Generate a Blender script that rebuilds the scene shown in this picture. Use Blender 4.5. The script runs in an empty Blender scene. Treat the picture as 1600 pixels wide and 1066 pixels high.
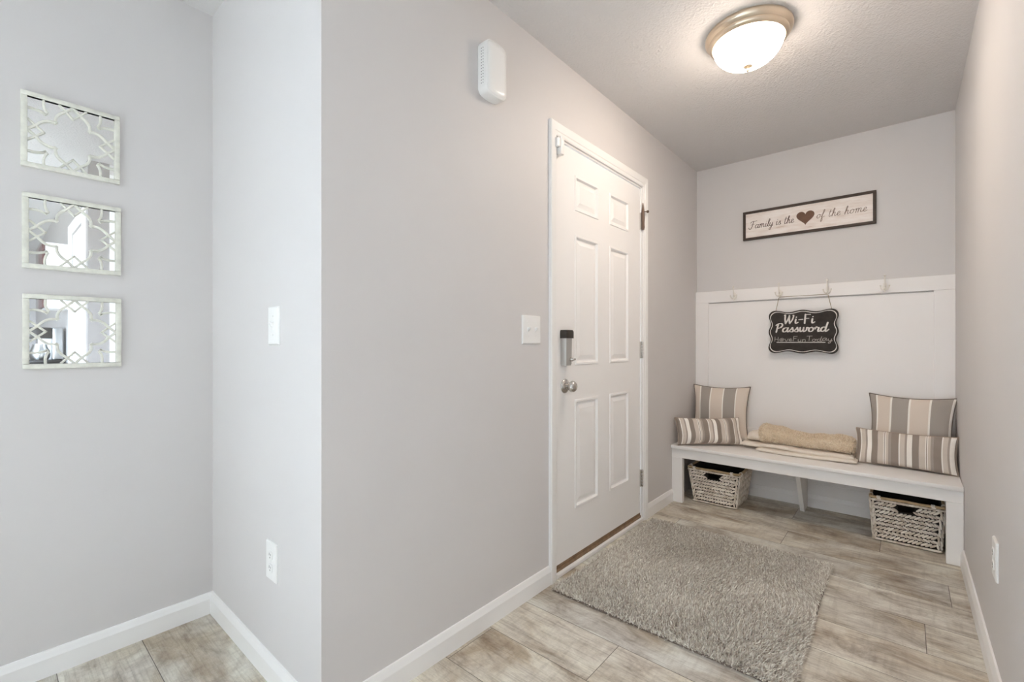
import bpy, bmesh, math, random
import numpy as np
from mathutils import Vector, Matrix

SC = bpy.context.scene
COL = SC.collection
PI = math.pi
R = math.radians

# ------------------------------------------------------------------ camera
F_PX, CY, YAW, CAMH = 712.07, 536.51, 0.7109, 1.0991
cam_d = bpy.data.cameras.new('camera')
cam_d.sensor_fit = 'HORIZONTAL'
cam_d.sensor_width = 36.0
cam_d.lens = F_PX * 36.0 / 1600.0
cam_d.shift_y = (CY - 533.0) / 1600.0
cam_d.clip_start = 0.02
cam = bpy.data.objects.new('camera', cam_d)
COL.objects.link(cam)
cam.location = (0, 0, CAMH)
cam.rotation_euler = (PI / 2, 0, YAW)
SC.camera = cam

# ------------------------------------------------------------------ exposure / world
SC.view_settings.view_transform = 'Standard'
SC.view_settings.look = 'None'
SC.view_settings.gamma = 1.0
SC.view_settings.use_curve_mapping = False
SC.view_settings.exposure = 0.22
SC.cycles.max_bounces = 16
SC.cycles.diffuse_bounces = 10
SC.cycles.glossy_bounces = 6
SC.cycles.transparent_max_bounces = 12

SKY = 74.0
LAMP = 56.0
w = bpy.data.worlds.new('world')
SC.world = w
w.use_nodes = True
nt = w.node_tree
nt.nodes.clear()
wo = nt.nodes.new('ShaderNodeOutputWorld')
bg = nt.nodes.new('ShaderNodeBackground')
tc = nt.nodes.new('ShaderNodeTexCoord')
sx = nt.nodes.new('ShaderNodeSeparateXYZ')
cr = nt.nodes.new('ShaderNodeValToRGB')
mr = nt.nodes.new('ShaderNodeMapRange')
mr.inputs['From Min'].default_value = -1
mr.inputs['From Max'].default_value = 1
cr.color_ramp.elements[0].position = 0.42
cr.color_ramp.elements[0].color = (0.37, 0.41, 0.42, 1)
cr.color_ramp.elements[1].position = 0.56
cr.color_ramp.elements[1].color = (0.65, 0.805, 1.0, 1)
nt.links.new(tc.outputs['Generated'], sx.inputs[0])
nt.links.new(sx.outputs['Z'], mr.inputs['Value'])
nt.links.new(mr.outputs[0], cr.inputs['Fac'])
nt.links.new(cr.outputs['Color'], bg.inputs['Color'])
bg.inputs['Strength'].default_value = SKY
nt.links.new(bg.outputs[0], wo.inputs[0])


def portal(name, loc, rot, sx_, sy_):
    l = bpy.data.lights.new(name, 'AREA')
    l.shape = 'RECTANGLE'
    l.size, l.size_y = sx_, sy_
    l.cycles.is_portal = True
    o = bpy.data.objects.new(name, l)
    o.location, o.rotation_euler = loc, rot
    COL.objects.link(o)


# window openings: WIN1 in the front wall (behind the camera), WIN2 in the far kitchen wall
FRONT_Y = -4.6
FAR_X = 5.2
WIN1 = (-4.2, -1.30, 0.03, 2.1)     # patio door in the left wall, y0,y1,z0,z1
LEFT_X = -2.1504


def at_c(w_, i):
    return (w_[i] + w_[i + 1]) / 2


portal('daylight_portal_left', (LEFT_X - 0.13, at_c(WIN1, 0), at_c(WIN1, 2)), (PI / 2, 0, -PI / 2), WIN1[1] - WIN1[0], WIN1[3] - WIN1[2])

# ------------------------------------------------------------------ key dimensions (metres)
XL, XR = -1.2312, 0.2218      # hall side walls
XM = -2.1504                  # alcove wall with the mirrors
YW = 0.6159                   # wall between alcove and hall
YB = 3.6461                   # back wall
H = 2.44
RW0 = 0.50                    # near end of the right wall
WT = 0.12


# ------------------------------------------------------------------ material helpers
def srgb(r, g, b):
    def f(c):
        c /= 255.0
        return c / 12.92 if c <= 0.04045 else ((c + 0.055) / 1.055) ** 2.4
    return (f(r), f(g), f(b), 1.0)


class N:
    """tiny node helper"""
    def __init__(s, name):
        s.m = bpy.data.materials.new(name)
        s.m.use_nodes = True
        s.t = s.m.node_tree
        s.b = s.t.nodes['Principled BSDF']

    def new(s, t, **kw):
        n = s.t.nodes.new(t)
        for k, v in kw.items():
            if k in n.inputs:
                n.inputs[k].default_value = v
            else:
                setattr(n, k, v)
        return n

    def ln(s, a, b):
        s.t.links.new(a, b)

    def noise(s, scale, detail=4, rough=0.55, vec=None, coord='Object', scl=None):
        n = s.new('ShaderNodeTexNoise', Scale=scale, Detail=detail, Roughness=rough)
        if vec is None:
            t = s.new('ShaderNodeTexCoord')
            vec = t.outputs[coord]
        if scl:
            mp = s.new('ShaderNodeMapping')
            mp.inputs['Scale'].default_value = scl
            s.ln(vec, mp.inputs['Vector'])
            vec = mp.outputs[0]
        s.ln(vec, n.inputs['Vector'])
        return n

    def ramp(s, fac, stops, interp='LINEAR'):
        r = s.new('ShaderNodeValToRGB')
        r.color_ramp.interpolation = interp
        e = r.color_ramp.elements
        while len(e) < len(stops):
            e.new(0.5)
        for i, (p, c) in enumerate(stops):
            e[i].position = p
            e[i].color = c
        s.ln(fac, r.inputs['Fac'])
        return r

    def bump(s, h, strength=0.2, dist=0.002):
        b = s.new('ShaderNodeBump', Strength=strength, Distance=dist)
        s.ln(h, b.inputs['Height'])
        s.ln(b.outputs[0], s.b.inputs['Normal'])
        return b

    def mixc(s, fac, a, b, mode='MIX'):
        n = s.new('ShaderNodeMix', data_type='RGBA', blend_type=mode)
        for sock, v in ((n.inputs[0], fac), (n.inputs[6], a), (n.inputs[7], b)):
            if hasattr(v, 'is_output') or hasattr(v, 'links'):
                s.ln(v, sock)
            else:
                sock.default_value = v
        return n.outputs[2]


def plain(name, col, rough=0.5, metal=0.0, nscale=None, nstr=0.1, ndist=0.001, var=0.0, vscale=8):
    k = N(name)
    k.b.inputs['Base Color'].default_value = col
    k.b.inputs['Roughness'].default_value = rough
    k.b.inputs['Metallic'].default_value = metal
    if var:
        nn = k.noise(vscale, 3)
        lo = tuple(c * (1 - var) for c in col[:3]) + (1,)
        hi = tuple(min(1, c * (1 + var)) for c in col[:3]) + (1,)
        rr = k.ramp(nn.outputs['Fac'], [(0.3, lo), (0.7, hi)])
        k.ln(rr.outputs['Color'], k.b.inputs['Base Color'])
    if nscale:
        nb = k.noise(nscale, 3)
        k.bump(nb.outputs['Fac'], nstr, ndist)
    return k.m


M = {}
M['wall'] = plain('wall_paint', (0.661, 0.640, 0.634, 1), 0.55, 0, 160, 0.12, 0.0012, 0.012, 2.0)
M['taupe'] = plain('low_bounce_taupe', (0.36, 0.335, 0.32, 1), 0.6, 0, 160, 0.12, 0.0012)  # dark tone chosen to cut light bounced from the room behind the camera
M['trim'] = plain('trim_paint', (0.87, 0.865, 0.855, 1), 0.35, 0, 40, 0.04, 0.0008)
M['panel'] = plain('panel_paint', (0.88, 0.86, 0.85, 1), 0.4, 0, 60, 0.05, 0.0008)
M['door'] = plain('door_paint', (0.89, 0.882, 0.875, 1), 0.38, 0, 90, 0.05, 0.0006)
M['plate'] = plain('white_plastic', (0.86, 0.86, 0.85, 1), 0.3)
M['slot'] = plain('slot_dark', (0.05, 0.05, 0.05, 1), 0.6)
M['nickel'] = plain('satin_nickel', (0.56, 0.54, 0.51, 1), 0.24, 1.0, 400, 0.03, 0.0003)
M['grey_metal'] = plain('lock_silver', (0.47, 0.46, 0.445, 1), 0.4, 0.45)
M['black_plastic'] = plain('dark_brown_plastic', (0.035, 0.028, 0.022, 1), 0.45)
M['lamp_metal'] = plain('warm_brushed_nickel', (0.72, 0.61, 0.48, 1), 0.28, 1.0)
M['finial'] = plain('tan_finial', (0.55, 0.44, 0.32, 1), 0.35, 0.3)
M['brown_wood'] = plain('brown_threshold', (0.26, 0.165, 0.095, 1), 0.5, 0, 60, 0.2, 0.001, 0.25, 30)
M['rust'] = plain('dark_bronze', (0.16, 0.11, 0.085, 1), 0.5, 0.5)
M['frame_cream'] = plain('cream_painted_frame', (0.74, 0.735, 0.66, 1), 0.5, 0, 120, 0.15, 0.001, 0.10, 40)
M['hook'] = plain('white_enamel', (0.83, 0.80, 0.75, 1), 0.3)
M['cord'] = plain('jute_cord', (0.33, 0.27, 0.18, 1), 0.9)
M['chalkboard'] = plain('chalkboard_black', (0.030, 0.024, 0.021, 1), 0.75, 0, 200, 0.1, 0.0005, 0.25, 30)
M['chalk'] = plain('chalk_white', (0.78, 0.75, 0.72, 1), 0.8)
M['chalk_grey'] = plain('chalk_writing', (0.50, 0.47, 0.44, 1), 0.9)
M['sign_frame'] = plain('dark_stained_wood', (0.045, 0.027, 0.018, 1), 0.55, 0, 50, 0.2, 0.001, 0.3, 25)
M['ink'] = plain('brown_ink', (0.10, 0.062, 0.045, 1), 0.7)
M['ink_light'] = plain('tan_ink', (0.23, 0.165, 0.125, 1), 0.7)
M['heart'] = plain('cocoa_heart', (0.155, 0.082, 0.052, 1), 0.7, 0, 80, 0.1, 0.0005, 0.15, 25)
M['rattan'] = plain('rattan_rod', (0.50, 0.36, 0.20, 1), 0.5, 0, 60, 0.2, 0.001, 0.2, 30)
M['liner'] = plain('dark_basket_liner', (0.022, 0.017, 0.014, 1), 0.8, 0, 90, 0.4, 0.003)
M['bench'] = plain('bench_paint', (0.86, 0.845, 0.83, 1), 0.32, 0, 60, 0.04, 0.0006)
M['red_wood'] = plain('cherry_cabinet', (0.10, 0.050, 0.045, 1), 0.4, 0, 30, 0.1, 0.001, 0.2, 12)
M['counter'] = plain('laminate_counter', (0.10, 0.085, 0.075, 1), 0.35, 0, 200, 0.05, 0.0004, 0.3, 60)
M['steel'] = plain('stainless_steel', (0.55, 0.55, 0.54, 1), 0.28, 1.0)
M['paper'] = plain('paper_towel', (0.85, 0.85, 0.83, 1), 0.9)

# ceiling: stomped/knock-down texture
k = N('textured_ceiling')
k.b.inputs['Base Color'].default_value = (0.67, 0.652, 0.645, 1)
k.b.inputs['Roughness'].default_value = 0.8
n1 = k.noise(38, 5, 0.6, scl=(1.0, 0.55, 1))
n1.inputs['Distortion'].default_value = 1.4
n2 = k.noise(95, 3, 0.5)
mm = k.new('ShaderNodeMath', operation='ADD')
k.ln(n1.outputs['Fac'], mm.inputs[0]); k.ln(n2.outputs['Fac'], mm.inputs[1])
k.bump(mm.outputs[0], 0.5, 0.008)
M['ceiling'] = k.m

# mirror glass
M['mirror'] = plain('mirror_silver', (0.90, 0.91, 0.91, 1), 0.015, 1.0)

# lamp glass (lit)
k = N('lit_frosted_glass')
k.b.inputs['Base Color'].default_value = (0.9, 0.88, 0.84, 1)
k.b.inputs['Roughness'].default_value = 0.4
k.b.inputs['Emission Color'].default_value = (1.0, 0.85, 0.71, 1)
tt = k.new('ShaderNodeTexCoord'); sz = k.new('ShaderNodeSeparateXYZ')
k.ln(tt.outputs['Object'], sz.inputs[0])
mp = k.new('ShaderNodeMapRange')          # bulbs sit low in the bowl: its rim glows less than its belly
for nm_, v_ in (('From Min', -0.047), ('From Max', -0.115), ('To Min', LAMP * 0.16), ('To Max', LAMP)):
    mp.inputs[nm_].default_value = v_
k.ln(sz.outputs['Z'], mp.inputs['Value'])
k.ln(mp.outputs[0], k.b.inputs['Emission Strength'])
M['lamp_glass'] = k.m

# window pane
k = N('window_glass')
tr = k.new('ShaderNodeBsdfTransparent')
gl = k.new('ShaderNodeBsdfGlossy', Roughness=0.0)
fr = k.new('ShaderNodeFresnel', IOR=1.3)
mx = k.new('ShaderNodeMixShader')
k.ln(fr.outputs[0], mx.inputs[0]); k.ln(tr.outputs[0], mx.inputs[1]); k.ln(gl.outputs[0], mx.inputs[2])
k.ln(mx.outputs[0], k.t.nodes['Material Output'].inputs['Surface'])
M['pane'] = k.m

# floor planks: weathered wood-look tile
k = N('weathered_wood_tile')
at = k.new('ShaderNodeAttribute', attribute_name='plank')
tco = k.new('ShaderNodeTexCoord')
off = k.new('ShaderNodeVectorMath', operation='MULTIPLY_ADD')
cmb = k.new('ShaderNodeCombineXYZ')
k.ln(at.outputs['Fac'], cmb.inputs[0]); k.ln(at.outputs['Fac'], cmb.inputs[1]); k.ln(at.outputs['Fac'], cmb.inputs[2])
k.ln(cmb.outputs[0], off.inputs[0])
off.inputs[1].default_value = (37.0, 91.0, 53.0)
k.ln(tco.outputs['Object'], off.inputs[2])
V = off.outputs[0]
g_blot = k.noise(5.2, 7, 0.66, V, scl=(0.9, 1.9, 1)); g_blot.inputs['Distortion'].default_value = 0.6
g_grain = k.noise(14, 6, 0.65, V, scl=(0.35, 9.0, 1))
g_cross = k.noise(20, 4, 0.6, V, scl=(2.6, 0.35, 1))
g_fine = k.noise(240, 2, 0.5, V, scl=(0.5, 1.0, 1))
c1 = k.ramp(g_blot.outputs['Fac'], [(0.33, srgb(166, 157, 145)), (0.46, srgb(203, 198, 188)), (0.62, srgb(227, 226, 216)), (0.8, srgb(234, 234, 226))])
c2 = k.ramp(g_grain.outputs['Fac'], [(0.30, (0.72, 0.70, 0.68, 1)), (0.52, (1, 1, 1, 1)), (0.7, (1.04, 1.04, 1.04, 1))])
c3 = k.ramp(g_cross.outputs['Fac'], [(0.32, (0.84, 0.83, 0.82, 1)), (0.5, (1, 1, 1, 1))])
c4 = k.ramp(at.outputs['Fac'], [(0.0, (0.90, 0.91, 0.93, 1)), (0.5, (1.0, 0.99, 0.97, 1)), (1.0, (1.05, 1.02, 0.98, 1))])
g_warm = k.noise(2.6, 5, 0.6, V, scl=(1.0, 1.6, 1)); g_warm.inputs['Distortion'].default_value = 0.8
c6 = k.ramp(g_warm.outputs['Fac'], [(0.36, (0.68, 0.60, 0.52, 1)), (0.50, (0.96, 0.95, 0.94, 1)), (0.62, (1.0, 1.0, 1.02, 1))])
o = k.mixc(1.0, c1.outputs[0], c2.outputs[0], 'MULTIPLY')
o = k.mixc(1.0, o, c6.outputs[0], 'MULTIPLY')
o = k.mixc(0.8, o, c3.outputs[0], 'MULTIPLY')
o = k.mixc(1.0, o, c4.outputs[0], 'MULTIPLY')
c5 = k.ramp(g_fine.outputs['Fac'], [(0.3, (0.9, 0.9, 0.9, 1)), (0.6, (1.02, 1.02, 1.02, 1))])
o = k.mixc(0.8, o, c5.outputs[0], 'MULTIPLY')
k.ln(o, k.b.inputs['Base Color'])
k.b.inputs['Roughness'].default_value = 0.48
k.bump(g_grain.outputs['Fac'], 0.12, 0.001)
M['floor'] = k.m
M['grout'] = plain('grout', (0.17, 0.15, 0.135, 1), 0.9)

# rug
k = N('shaggy_pile')
at = k.new('ShaderNodeAttribute', attribute_name='tint')
c = k.ramp(at.outputs['Fac'], [(0.0, srgb(182, 171, 159)), (0.5, srgb(215, 209, 199)), (1.0, srgb(247, 245, 237))])
k.ln(c.outputs[0], k.b.inputs['Base Color'])
k.b.inputs['Roughness'].default_value = 0.85
M['pile'] = k.m
M['rug_back'] = plain('rug_backing', srgb(120, 108, 99), 0.95)

k = N('tan_boucle')
at = k.new('ShaderNodeAttribute', attribute_name='tint')
c = k.ramp(at.outputs['Fac'], [(0.0, srgb(214, 197, 172)), (0.5, srgb(236, 222, 201)), (1.0, srgb(247, 238, 222))])
k.ln(c.outputs[0], k.b.inputs['Base Color'])
k.b.inputs['Roughness'].default_value = 0.9
M['boucle'] = k.m
M['boucle_base'] = plain('tan_fleece', srgb(230, 215, 192), 0.95, 0, 70, 0.6, 0.006)

# cream knit throw
k = N('cream_knit')
k.b.inputs['Base Color'].default_value = srgb(240, 231, 219)
k.b.inputs['Roughness'].default_value = 0.95
wv = k.new('ShaderNodeTexWave', Scale=55.0, Distortion=1.2, Detail=2.0)
tt = k.new('ShaderNodeTexCoord')
k.ln(tt.outputs['Object'], wv.inputs['Vector'])
k.bump(wv.outputs['Fac'], 0.5, 0.003)
M['knit'] = k.m

# basket strands
k = N('woven_seagrass')
ri = k.new('ShaderNodeAttribute', attribute_name='tint')
c = k.ramp(ri.outputs['Fac'], [(0.0, srgb(200, 187, 172)), (0.5, srgb(224, 214, 202)), (1.0, srgb(240, 233, 223))])
k.ln(c.outputs[0], k.b.inputs['Base Color'])
k.b.inputs['Roughness'].default_value = 0.8
nb = k.noise(260, 2, 0.5, scl=(1, 1, 1))
k.bump(nb.outputs['Fac'], 0.3, 0.001)
M['seagrass'] = k.m

# whitewashed sign board
k = N('whitewashed_board')
n1 = k.noise(9, 5, 0.6, scl=(1.0, 6.0, 6.0))
c = k.ramp(n1.outputs['Fac'], [(0.22, srgb(196, 166, 148)), (0.36, srgb(232, 220, 212)), (0.6, srgb(245, 238, 233)), (0.8, srgb(248, 243, 239))])
k.ln(c.outputs[0], k.b.inputs['Base Color'])
k.b.inputs['Roughness'].default_value = 0.65
M['board'] = k.m


def stripes(name, bands, repeat=1.0):
    """bands: list of (start 0..1, colour) along the UV u axis"""
    k = N(name)
    uv = k.new('ShaderNodeUVMap', uv_map='UVMap')
    sp = k.new('ShaderNodeSeparateXYZ')
    k.ln(uv.outputs[0], sp.inputs[0])
    fac = sp.outputs[0]
    if repeat != 1.0:
        m1 = k.new('ShaderNodeMath', operation='MULTIPLY'); m1.inputs[1].default_value = repeat
        m2 = k.new('ShaderNodeMath', operation='FRACT')
        k.ln(fac, m1.inputs[0]); k.ln(m1.outputs[0], m2.inputs[0]); fac = m2.outputs[0]
    r = k.ramp(fac, bands, 'CONSTANT')
    sc_ = k.new('ShaderNodeMapping'); sc_.inputs['Scale'].default_value = (160, 160, 1)
    k.ln(uv.outputs[0], sc_.inputs['Vector'])
    wv = k.new('ShaderNodeTexNoise', Scale=1.0, Detail=2.0)
    k.ln(sc_.outputs[0], wv.inputs['Vector'])
    c2 = k.ramp(wv.outputs['Fac'], [(0.3, (0.88, 0.88, 0.88, 1)), (0.7, (1.06, 1.06, 1.06, 1))])
    o = k.mixc(1.0, r.outputs[0], c2.outputs[0], 'MULTIPLY')
    k.ln(o, k.b.inputs['Base Color'])
    k.b.inputs['Roughness'].default_value = 0.9
    k.bump(wv.outputs['Fac'], 0.25, 0.001)
    return k.m


GREY, BEI, WHT, DRK, MID, LGT = (srgb(170, 162, 154), srgb(224, 211, 198), srgb(248, 243, 236),
                                 srgb(150, 138, 128), srgb(170, 158, 148), srgb(212, 201, 190))
M['stripe_wide_beige'] = stripes('wide_grey_beige_stripe', [
    (0.0, BEI), (0.125, WHT), (0.145, GREY), (0.325, WHT), (0.345, BEI), (0.55, WHT), (0.57, GREY), (0.77, WHT), (0.79, BEI)])
M['stripe_wide_grey'] = stripes('wide_beige_grey_stripe', [
    (0.0, GREY), (0.085, WHT), (0.108, BEI), (0.268, WHT), (0.29, GREY), (0.488, WHT), (0.51, BEI), (0.718, WHT), (0.74, GREY), (0.965, WHT)])
PER = [(0.0, DRK), (0.105, WHT), (0.135, LGT), (0.25, MID), (0.30, WHT), (0.42, DRK), (0.58, LGT), (0.73, WHT), (0.748, DRK),
       (0.768, WHT), (0.79, LGT), (0.85, MID), (0.92, DRK)]
M['stripe_narrow'] = stripes('taupe_multi_stripe', PER, 2.45)
M['piping'] = plain('grey_piping', srgb(112, 103, 96), 0.9)
M['piping_beige'] = plain('beige_piping', srgb(168, 152, 138), 0.9)


# ------------------------------------------------------------------ geometry helpers
class MB:
    def __init__(s):
        s.v = []; s.f = []

    def add(s, vs, fs):
        n = len(s.v)
        s.v += [tuple(p) for p in vs]
        s.f += [tuple(i + n for i in q) for q in fs]
        return s

    def box(s, x0, x1, y0, y1, z0, z1):
        vs = [(x0, y0, z0), (x1, y0, z0), (x1, y1, z0), (x0, y1, z0), (x0, y0, z1), (x1, y0, z1), (x1, y1, z1), (x0, y1, z1)]
        return s.add(vs, [(0, 3, 2, 1), (4, 5, 6, 7), (0, 1, 5, 4), (1, 2, 6, 5), (2, 3, 7, 6), (3, 0, 4, 7)])

    def extrude(s, prof, a, b, frame):
        """prof: list of (p,q); frame(p,q,t)->xyz ; closed profile swept from t=a to b"""
        n = len(prof)
        vs = [frame(p, q, a) for p, q in prof] + [frame(p, q, b) for p, q in prof]
        fs = [(i, (i + 1) % n, n + (i + 1) % n, n + i) for i in range(n)]
        fs += [tuple(range(n - 1, -1, -1)), tuple(range(n, 2 * n))]
        return s.add(vs, fs)

    def tube(s, pts, r, n=8, closed=False):
        P = [Vector(p) for p in pts]
        m = len(P)
        rs = r if isinstance(r, (list, tuple)) else [r] * m
        rings = []
        up = Vector((0.123, 0.31, 0.94)).normalized()
        prev = None
        for i in range(m):
            if closed:
                t = P[(i + 1) % m] - P[i - 1]
            else:
                t = P[min(i + 1, m - 1)] - P[max(i - 1, 0)]
            t.normalize()
            if prev is None:
                a = t.cross(up)
                if a.length < 1e-4:
                    a = t.cross(Vector((1, 0, 0)))
            else:
                a = prev - t * prev.dot(t)
            a.normalize(); prev = a
            b = t.cross(a)
            rings.append([P[i] + (a * math.cos(2 * PI * j / n) + b * math.sin(2 * PI * j / n)) * rs[i] for j in range(n)])
        vs = [p for rg in rings for p in rg]
        fs = []
        for i in range(m if closed else m - 1):
            i2 = (i + 1) % m
            for j in range(n):
                j2 = (j + 1) % n
                fs.append((i * n + j, i * n + j2, i2 * n + j2, i2 * n + j))
        if not closed:
            fs.append(tuple(range(n - 1, -1, -1)))
            fs.append(tuple(range((m - 1) * n, m * n)))
        return s.add(vs, fs)

    def lathe(s, prof, n=32, axis='z', o=(0, 0, 0)):
        """prof: (radius, height) list; height along axis"""
        ax = {'z': lambda r, h, c, q: (r * c, r * q, h), 'x': lambda r, h, c, q: (h, r * c, r * q),
              'y': lambda r, h, c, q: (r * c, -h, r * q)}[axis]
        vs = []; m = len(prof)
        for (r, h) in prof:
            for j in range(n):
                c, q = math.cos(2 * PI * j / n), math.sin(2 * PI * j / n)
                p = ax(max(r, 1e-5), h, c, q)
                vs.append((p[0] + o[0], p[1] + o[1], p[2] + o[2]))
        fs = []
        for i in range(m - 1):
            for j in range(n):
                j2 = (j + 1) % n
                fs.append((i * n + j, i * n + j2, (i + 1) * n + j2, (i + 1) * n + j))
        fs.append(tuple(range(n - 1, -1, -1))); fs.append(tuple(range((m - 1) * n, m * n)))
        return s.add(vs, fs)

    def ball(s, c, r, n=12, sc=(1, 1, 1)):
        vs = []; fs = []; m = n // 2
        for i in range(m + 1):
            th = PI * i / m
            for j in range(n):
                ph = 2 * PI * j / n
                vs.append((c[0] + r * sc[0] * math.sin(th) * math.cos(ph), c[1] + r * sc[1] * math.sin(th) * math.sin(ph), c[2] + r * sc[2] * math.cos(th)))
        for i in range(m):
            for j in range(n):
                j2 = (j + 1) % n
                fs.append((i * n + j, (i + 1) * n + j, (i + 1) * n + j2, i * n + j2))
        return s.add(vs, fs)

    def rbox(s, x0, x1, y0, y1, z0, z1, r=0.003, seg=2):
        bm = bmesh.new()
        bmesh.ops.create_cube(bm, size=1)
        for v in bm.verts:
            v.co = Vector(((x0 + x1) / 2 + v.co.x * (x1 - x0), (y0 + y1) / 2 + v.co.y * (y1 - y0), (z0 + z1) / 2 + v.co.z * (z1 - z0)))
        bmesh.ops.bevel(bm, geom=bm.edges[:], offset=r, segments=seg, affect='EDGES', profile=0.5)
        bm.verts.index_update()
        vs = [v.co.copy() for v in bm.verts]; fs = [[v.index for v in f.verts] for f in bm.faces]
        bm.free()
        return s.add(vs, fs)


def obj(name, mb, mat, parent=None, smooth=False, angle=40, merge=True, fix=True):
    me = bpy.data.meshes.new(name)
    me.from_pydata([tuple(v) for v in mb.v], [], [list(f) for f in mb.f])
    if merge or fix:
        bm = bmesh.new(); bm.from_mesh(me)
        if merge:
            bmesh.ops.remove_doubles(bm, verts=bm.verts, dist=1e-6)
        if fix:
            bmesh.ops.recalc_face_normals(bm, faces=bm.faces)
        bm.to_mesh(me); bm.free()
    me.materials.append(mat)
    if smooth:
        me.polygons.foreach_set('use_smooth', [True] * len(me.polygons))
        me.set_sharp_from_angle(angle=R(angle))
    me.update()
    o = bpy.data.objects.new(name, me)
    COL.objects.link(o)
    if parent:
        o.parent = parent
    return o


def tag(o, label, cat, group=None, kind=None):
    o['label'] = label; o['category'] = cat
    if group: o['group'] = group
    if kind: o['kind'] = kind
    return o


def thing(name, label, cat, loc=(0, 0, 0), rot=(0, 0, 0), group=None):
    o = bpy.data.objects.new(name, None)
    o.empty_display_size = 0.05
    COL.objects.link(o)
    o.location = loc; o.rotation_euler = rot
    return tag(o, label, cat, group)


def struct(name, mb, mat, parent=None, label=None, cat=None, **kw):
    o = obj(name, mb, mat, parent, **kw)
    if parent is None:
        o['kind'] = 'structure'
        o['label'] = label; o['category'] = cat
    return o


def dup(root, loc=None, rot=None, label=None):
    r = root.copy(); COL.objects.link(r)
    if loc is not None: r.location = loc
    if rot is not None: r.rotation_euler = rot
    if label: r['label'] = label
    for ch in list(root.children):
        c = ch.copy(); COL.objects.link(c); c.parent = r
        for g in list(ch.children):
            d = g.copy(); COL.objects.link(d); d.parent = c
    return r


# ------------------------------------------------------------------ room shell
# floor: planks 0.2245 deep running along x, with narrow dark joints
rng = random.Random(7)
PW, PL, P0 = 0.2245, 1.21, 0.160
rows_known = {4: -1.205, 5: -0.786, 9: 0.060, 12: -0.515, 13: -0.099, 0: -1.62, 3: -0.35, 10: -0.75, 11: 0.15, 8: -0.55, 6: -0.2, 7: -1.0}
fv, ff, tint = [], [], []
X0, X1, Y0, Y1 = XM, FAR_X, FRONT_Y, YB
j = int((Y0 - P0) / PW) - 1
g = 0.0011
while P0 + j * PW < Y1:
    y0 = max(P0 + j * PW, Y0); y1 = min(P0 + (j + 1) * PW, Y1)
    off = rows_known.get(j, rng.uniform(0, PL))
    x = off - PL * math.ceil((off - X0) / PL)
    while x < X1:
        a, b = max(x, X0), min(x + PL, X1)
        if b - a > 0.004 and y1 - y0 > 0.004:
            n = len(fv)
            fv += [(a + g, y0 + g, 0), (b - g, y0 + g, 0), (b - g, y1 - g, 0), (a + g, y1 - g, 0)]
            ff.append((n, n + 1, n + 2, n + 3)); tint.append(rng.random())
        x += PL
    j += 1
mb = MB(); mb.v, mb.f = fv, ff
fl = struct('floor', mb, M['floor'], label='weathered beige wood-look plank floor', cat='floor', merge=False, fix=False)
at = fl.data.attributes.new('plank', 'FLOAT', 'FACE')
at.data.foreach_set('value', tint)
mb = MB().box(X0 - WT, X1 + WT, Y0 - WT, Y1 + WT, -0.12, -0.0015)
gr = obj('grout_bed', mb, M['grout'], fl)

struct('ceiling', MB().box(X0 - WT, X1 + WT, Y0 - WT, Y1 + WT, H, H + 0.1), M['ceiling'], label='off-white stomp-textured ceiling', cat='ceiling')

# door opening in the left wall
DO0, DO1, DOZ = 1.7405, 2.667, 2.062
mb = MB()
mb.box(XL - WT, XL, YW, DO0, 0, H).box(XL - WT, XL, DO1, YB + WT, 0, H).box(XL - WT, XL, DO0, DO1, DOZ, H)
struct('wall_left', mb, M['wall'], label='pale grey hall wall holding the white entry door', cat='wall')
struct('wall_alcove', MB().box(XM - WT, XL - WT, YW, YW + WT, 0, H), M['wall'], label='brightly daylit pale wall beside the mirrors, with switch and outlet', cat='wall')
y0, y1, z0, z1 = WIN1
struct('wall_mirror_side', MB().box(XM - WT, XM, FRONT_Y - WT, y0, 0, H).box(XM - WT, XM, y1, YW, 0, H).box(XM - WT, XM, y0, y1, 0, z0).box(XM - WT, XM, y0, y1, z1, H), M['wall'], label='grey wall at far left carrying three square mirrors', cat='wall')
struct('wall_back', MB().box(XL, XR, YB, YB + WT, 0, H), M['wall'], label='back wall of the hall above the white panelling', cat='wall')
struct('wall_right', MB().box(XR, XR + WT, RW0 + 0.12, YB + WT, 0, H), M['wall'], label='hall wall at far right with one outlet near the floor', cat='wall')
struct('wall_kitchen', MB().box(XR, 0.40, RW0, RW0 + 0.12, 0, H).box(1.16, FAR_X, RW0, RW0 + 0.12, 0, H).box(0.40, 1.16, RW0, RW0 + 0.12, 2.04, H),
       M['taupe'], label='kitchen wall seen only in the mirrors', cat='wall')
struct('wall_front', MB().box(XM, FAR_X + WT, FRONT_Y - WT, FRONT_Y, 0, H), M['taupe'], label='wall behind the camera, outside the photo', cat='wall')
struct('wall_far', MB().box(FAR_X, FAR_X + WT, FRONT_Y, RW0 + WT, 0, H), M['taupe'], label='far kitchen wall, outside the photo', cat='wall')


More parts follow.
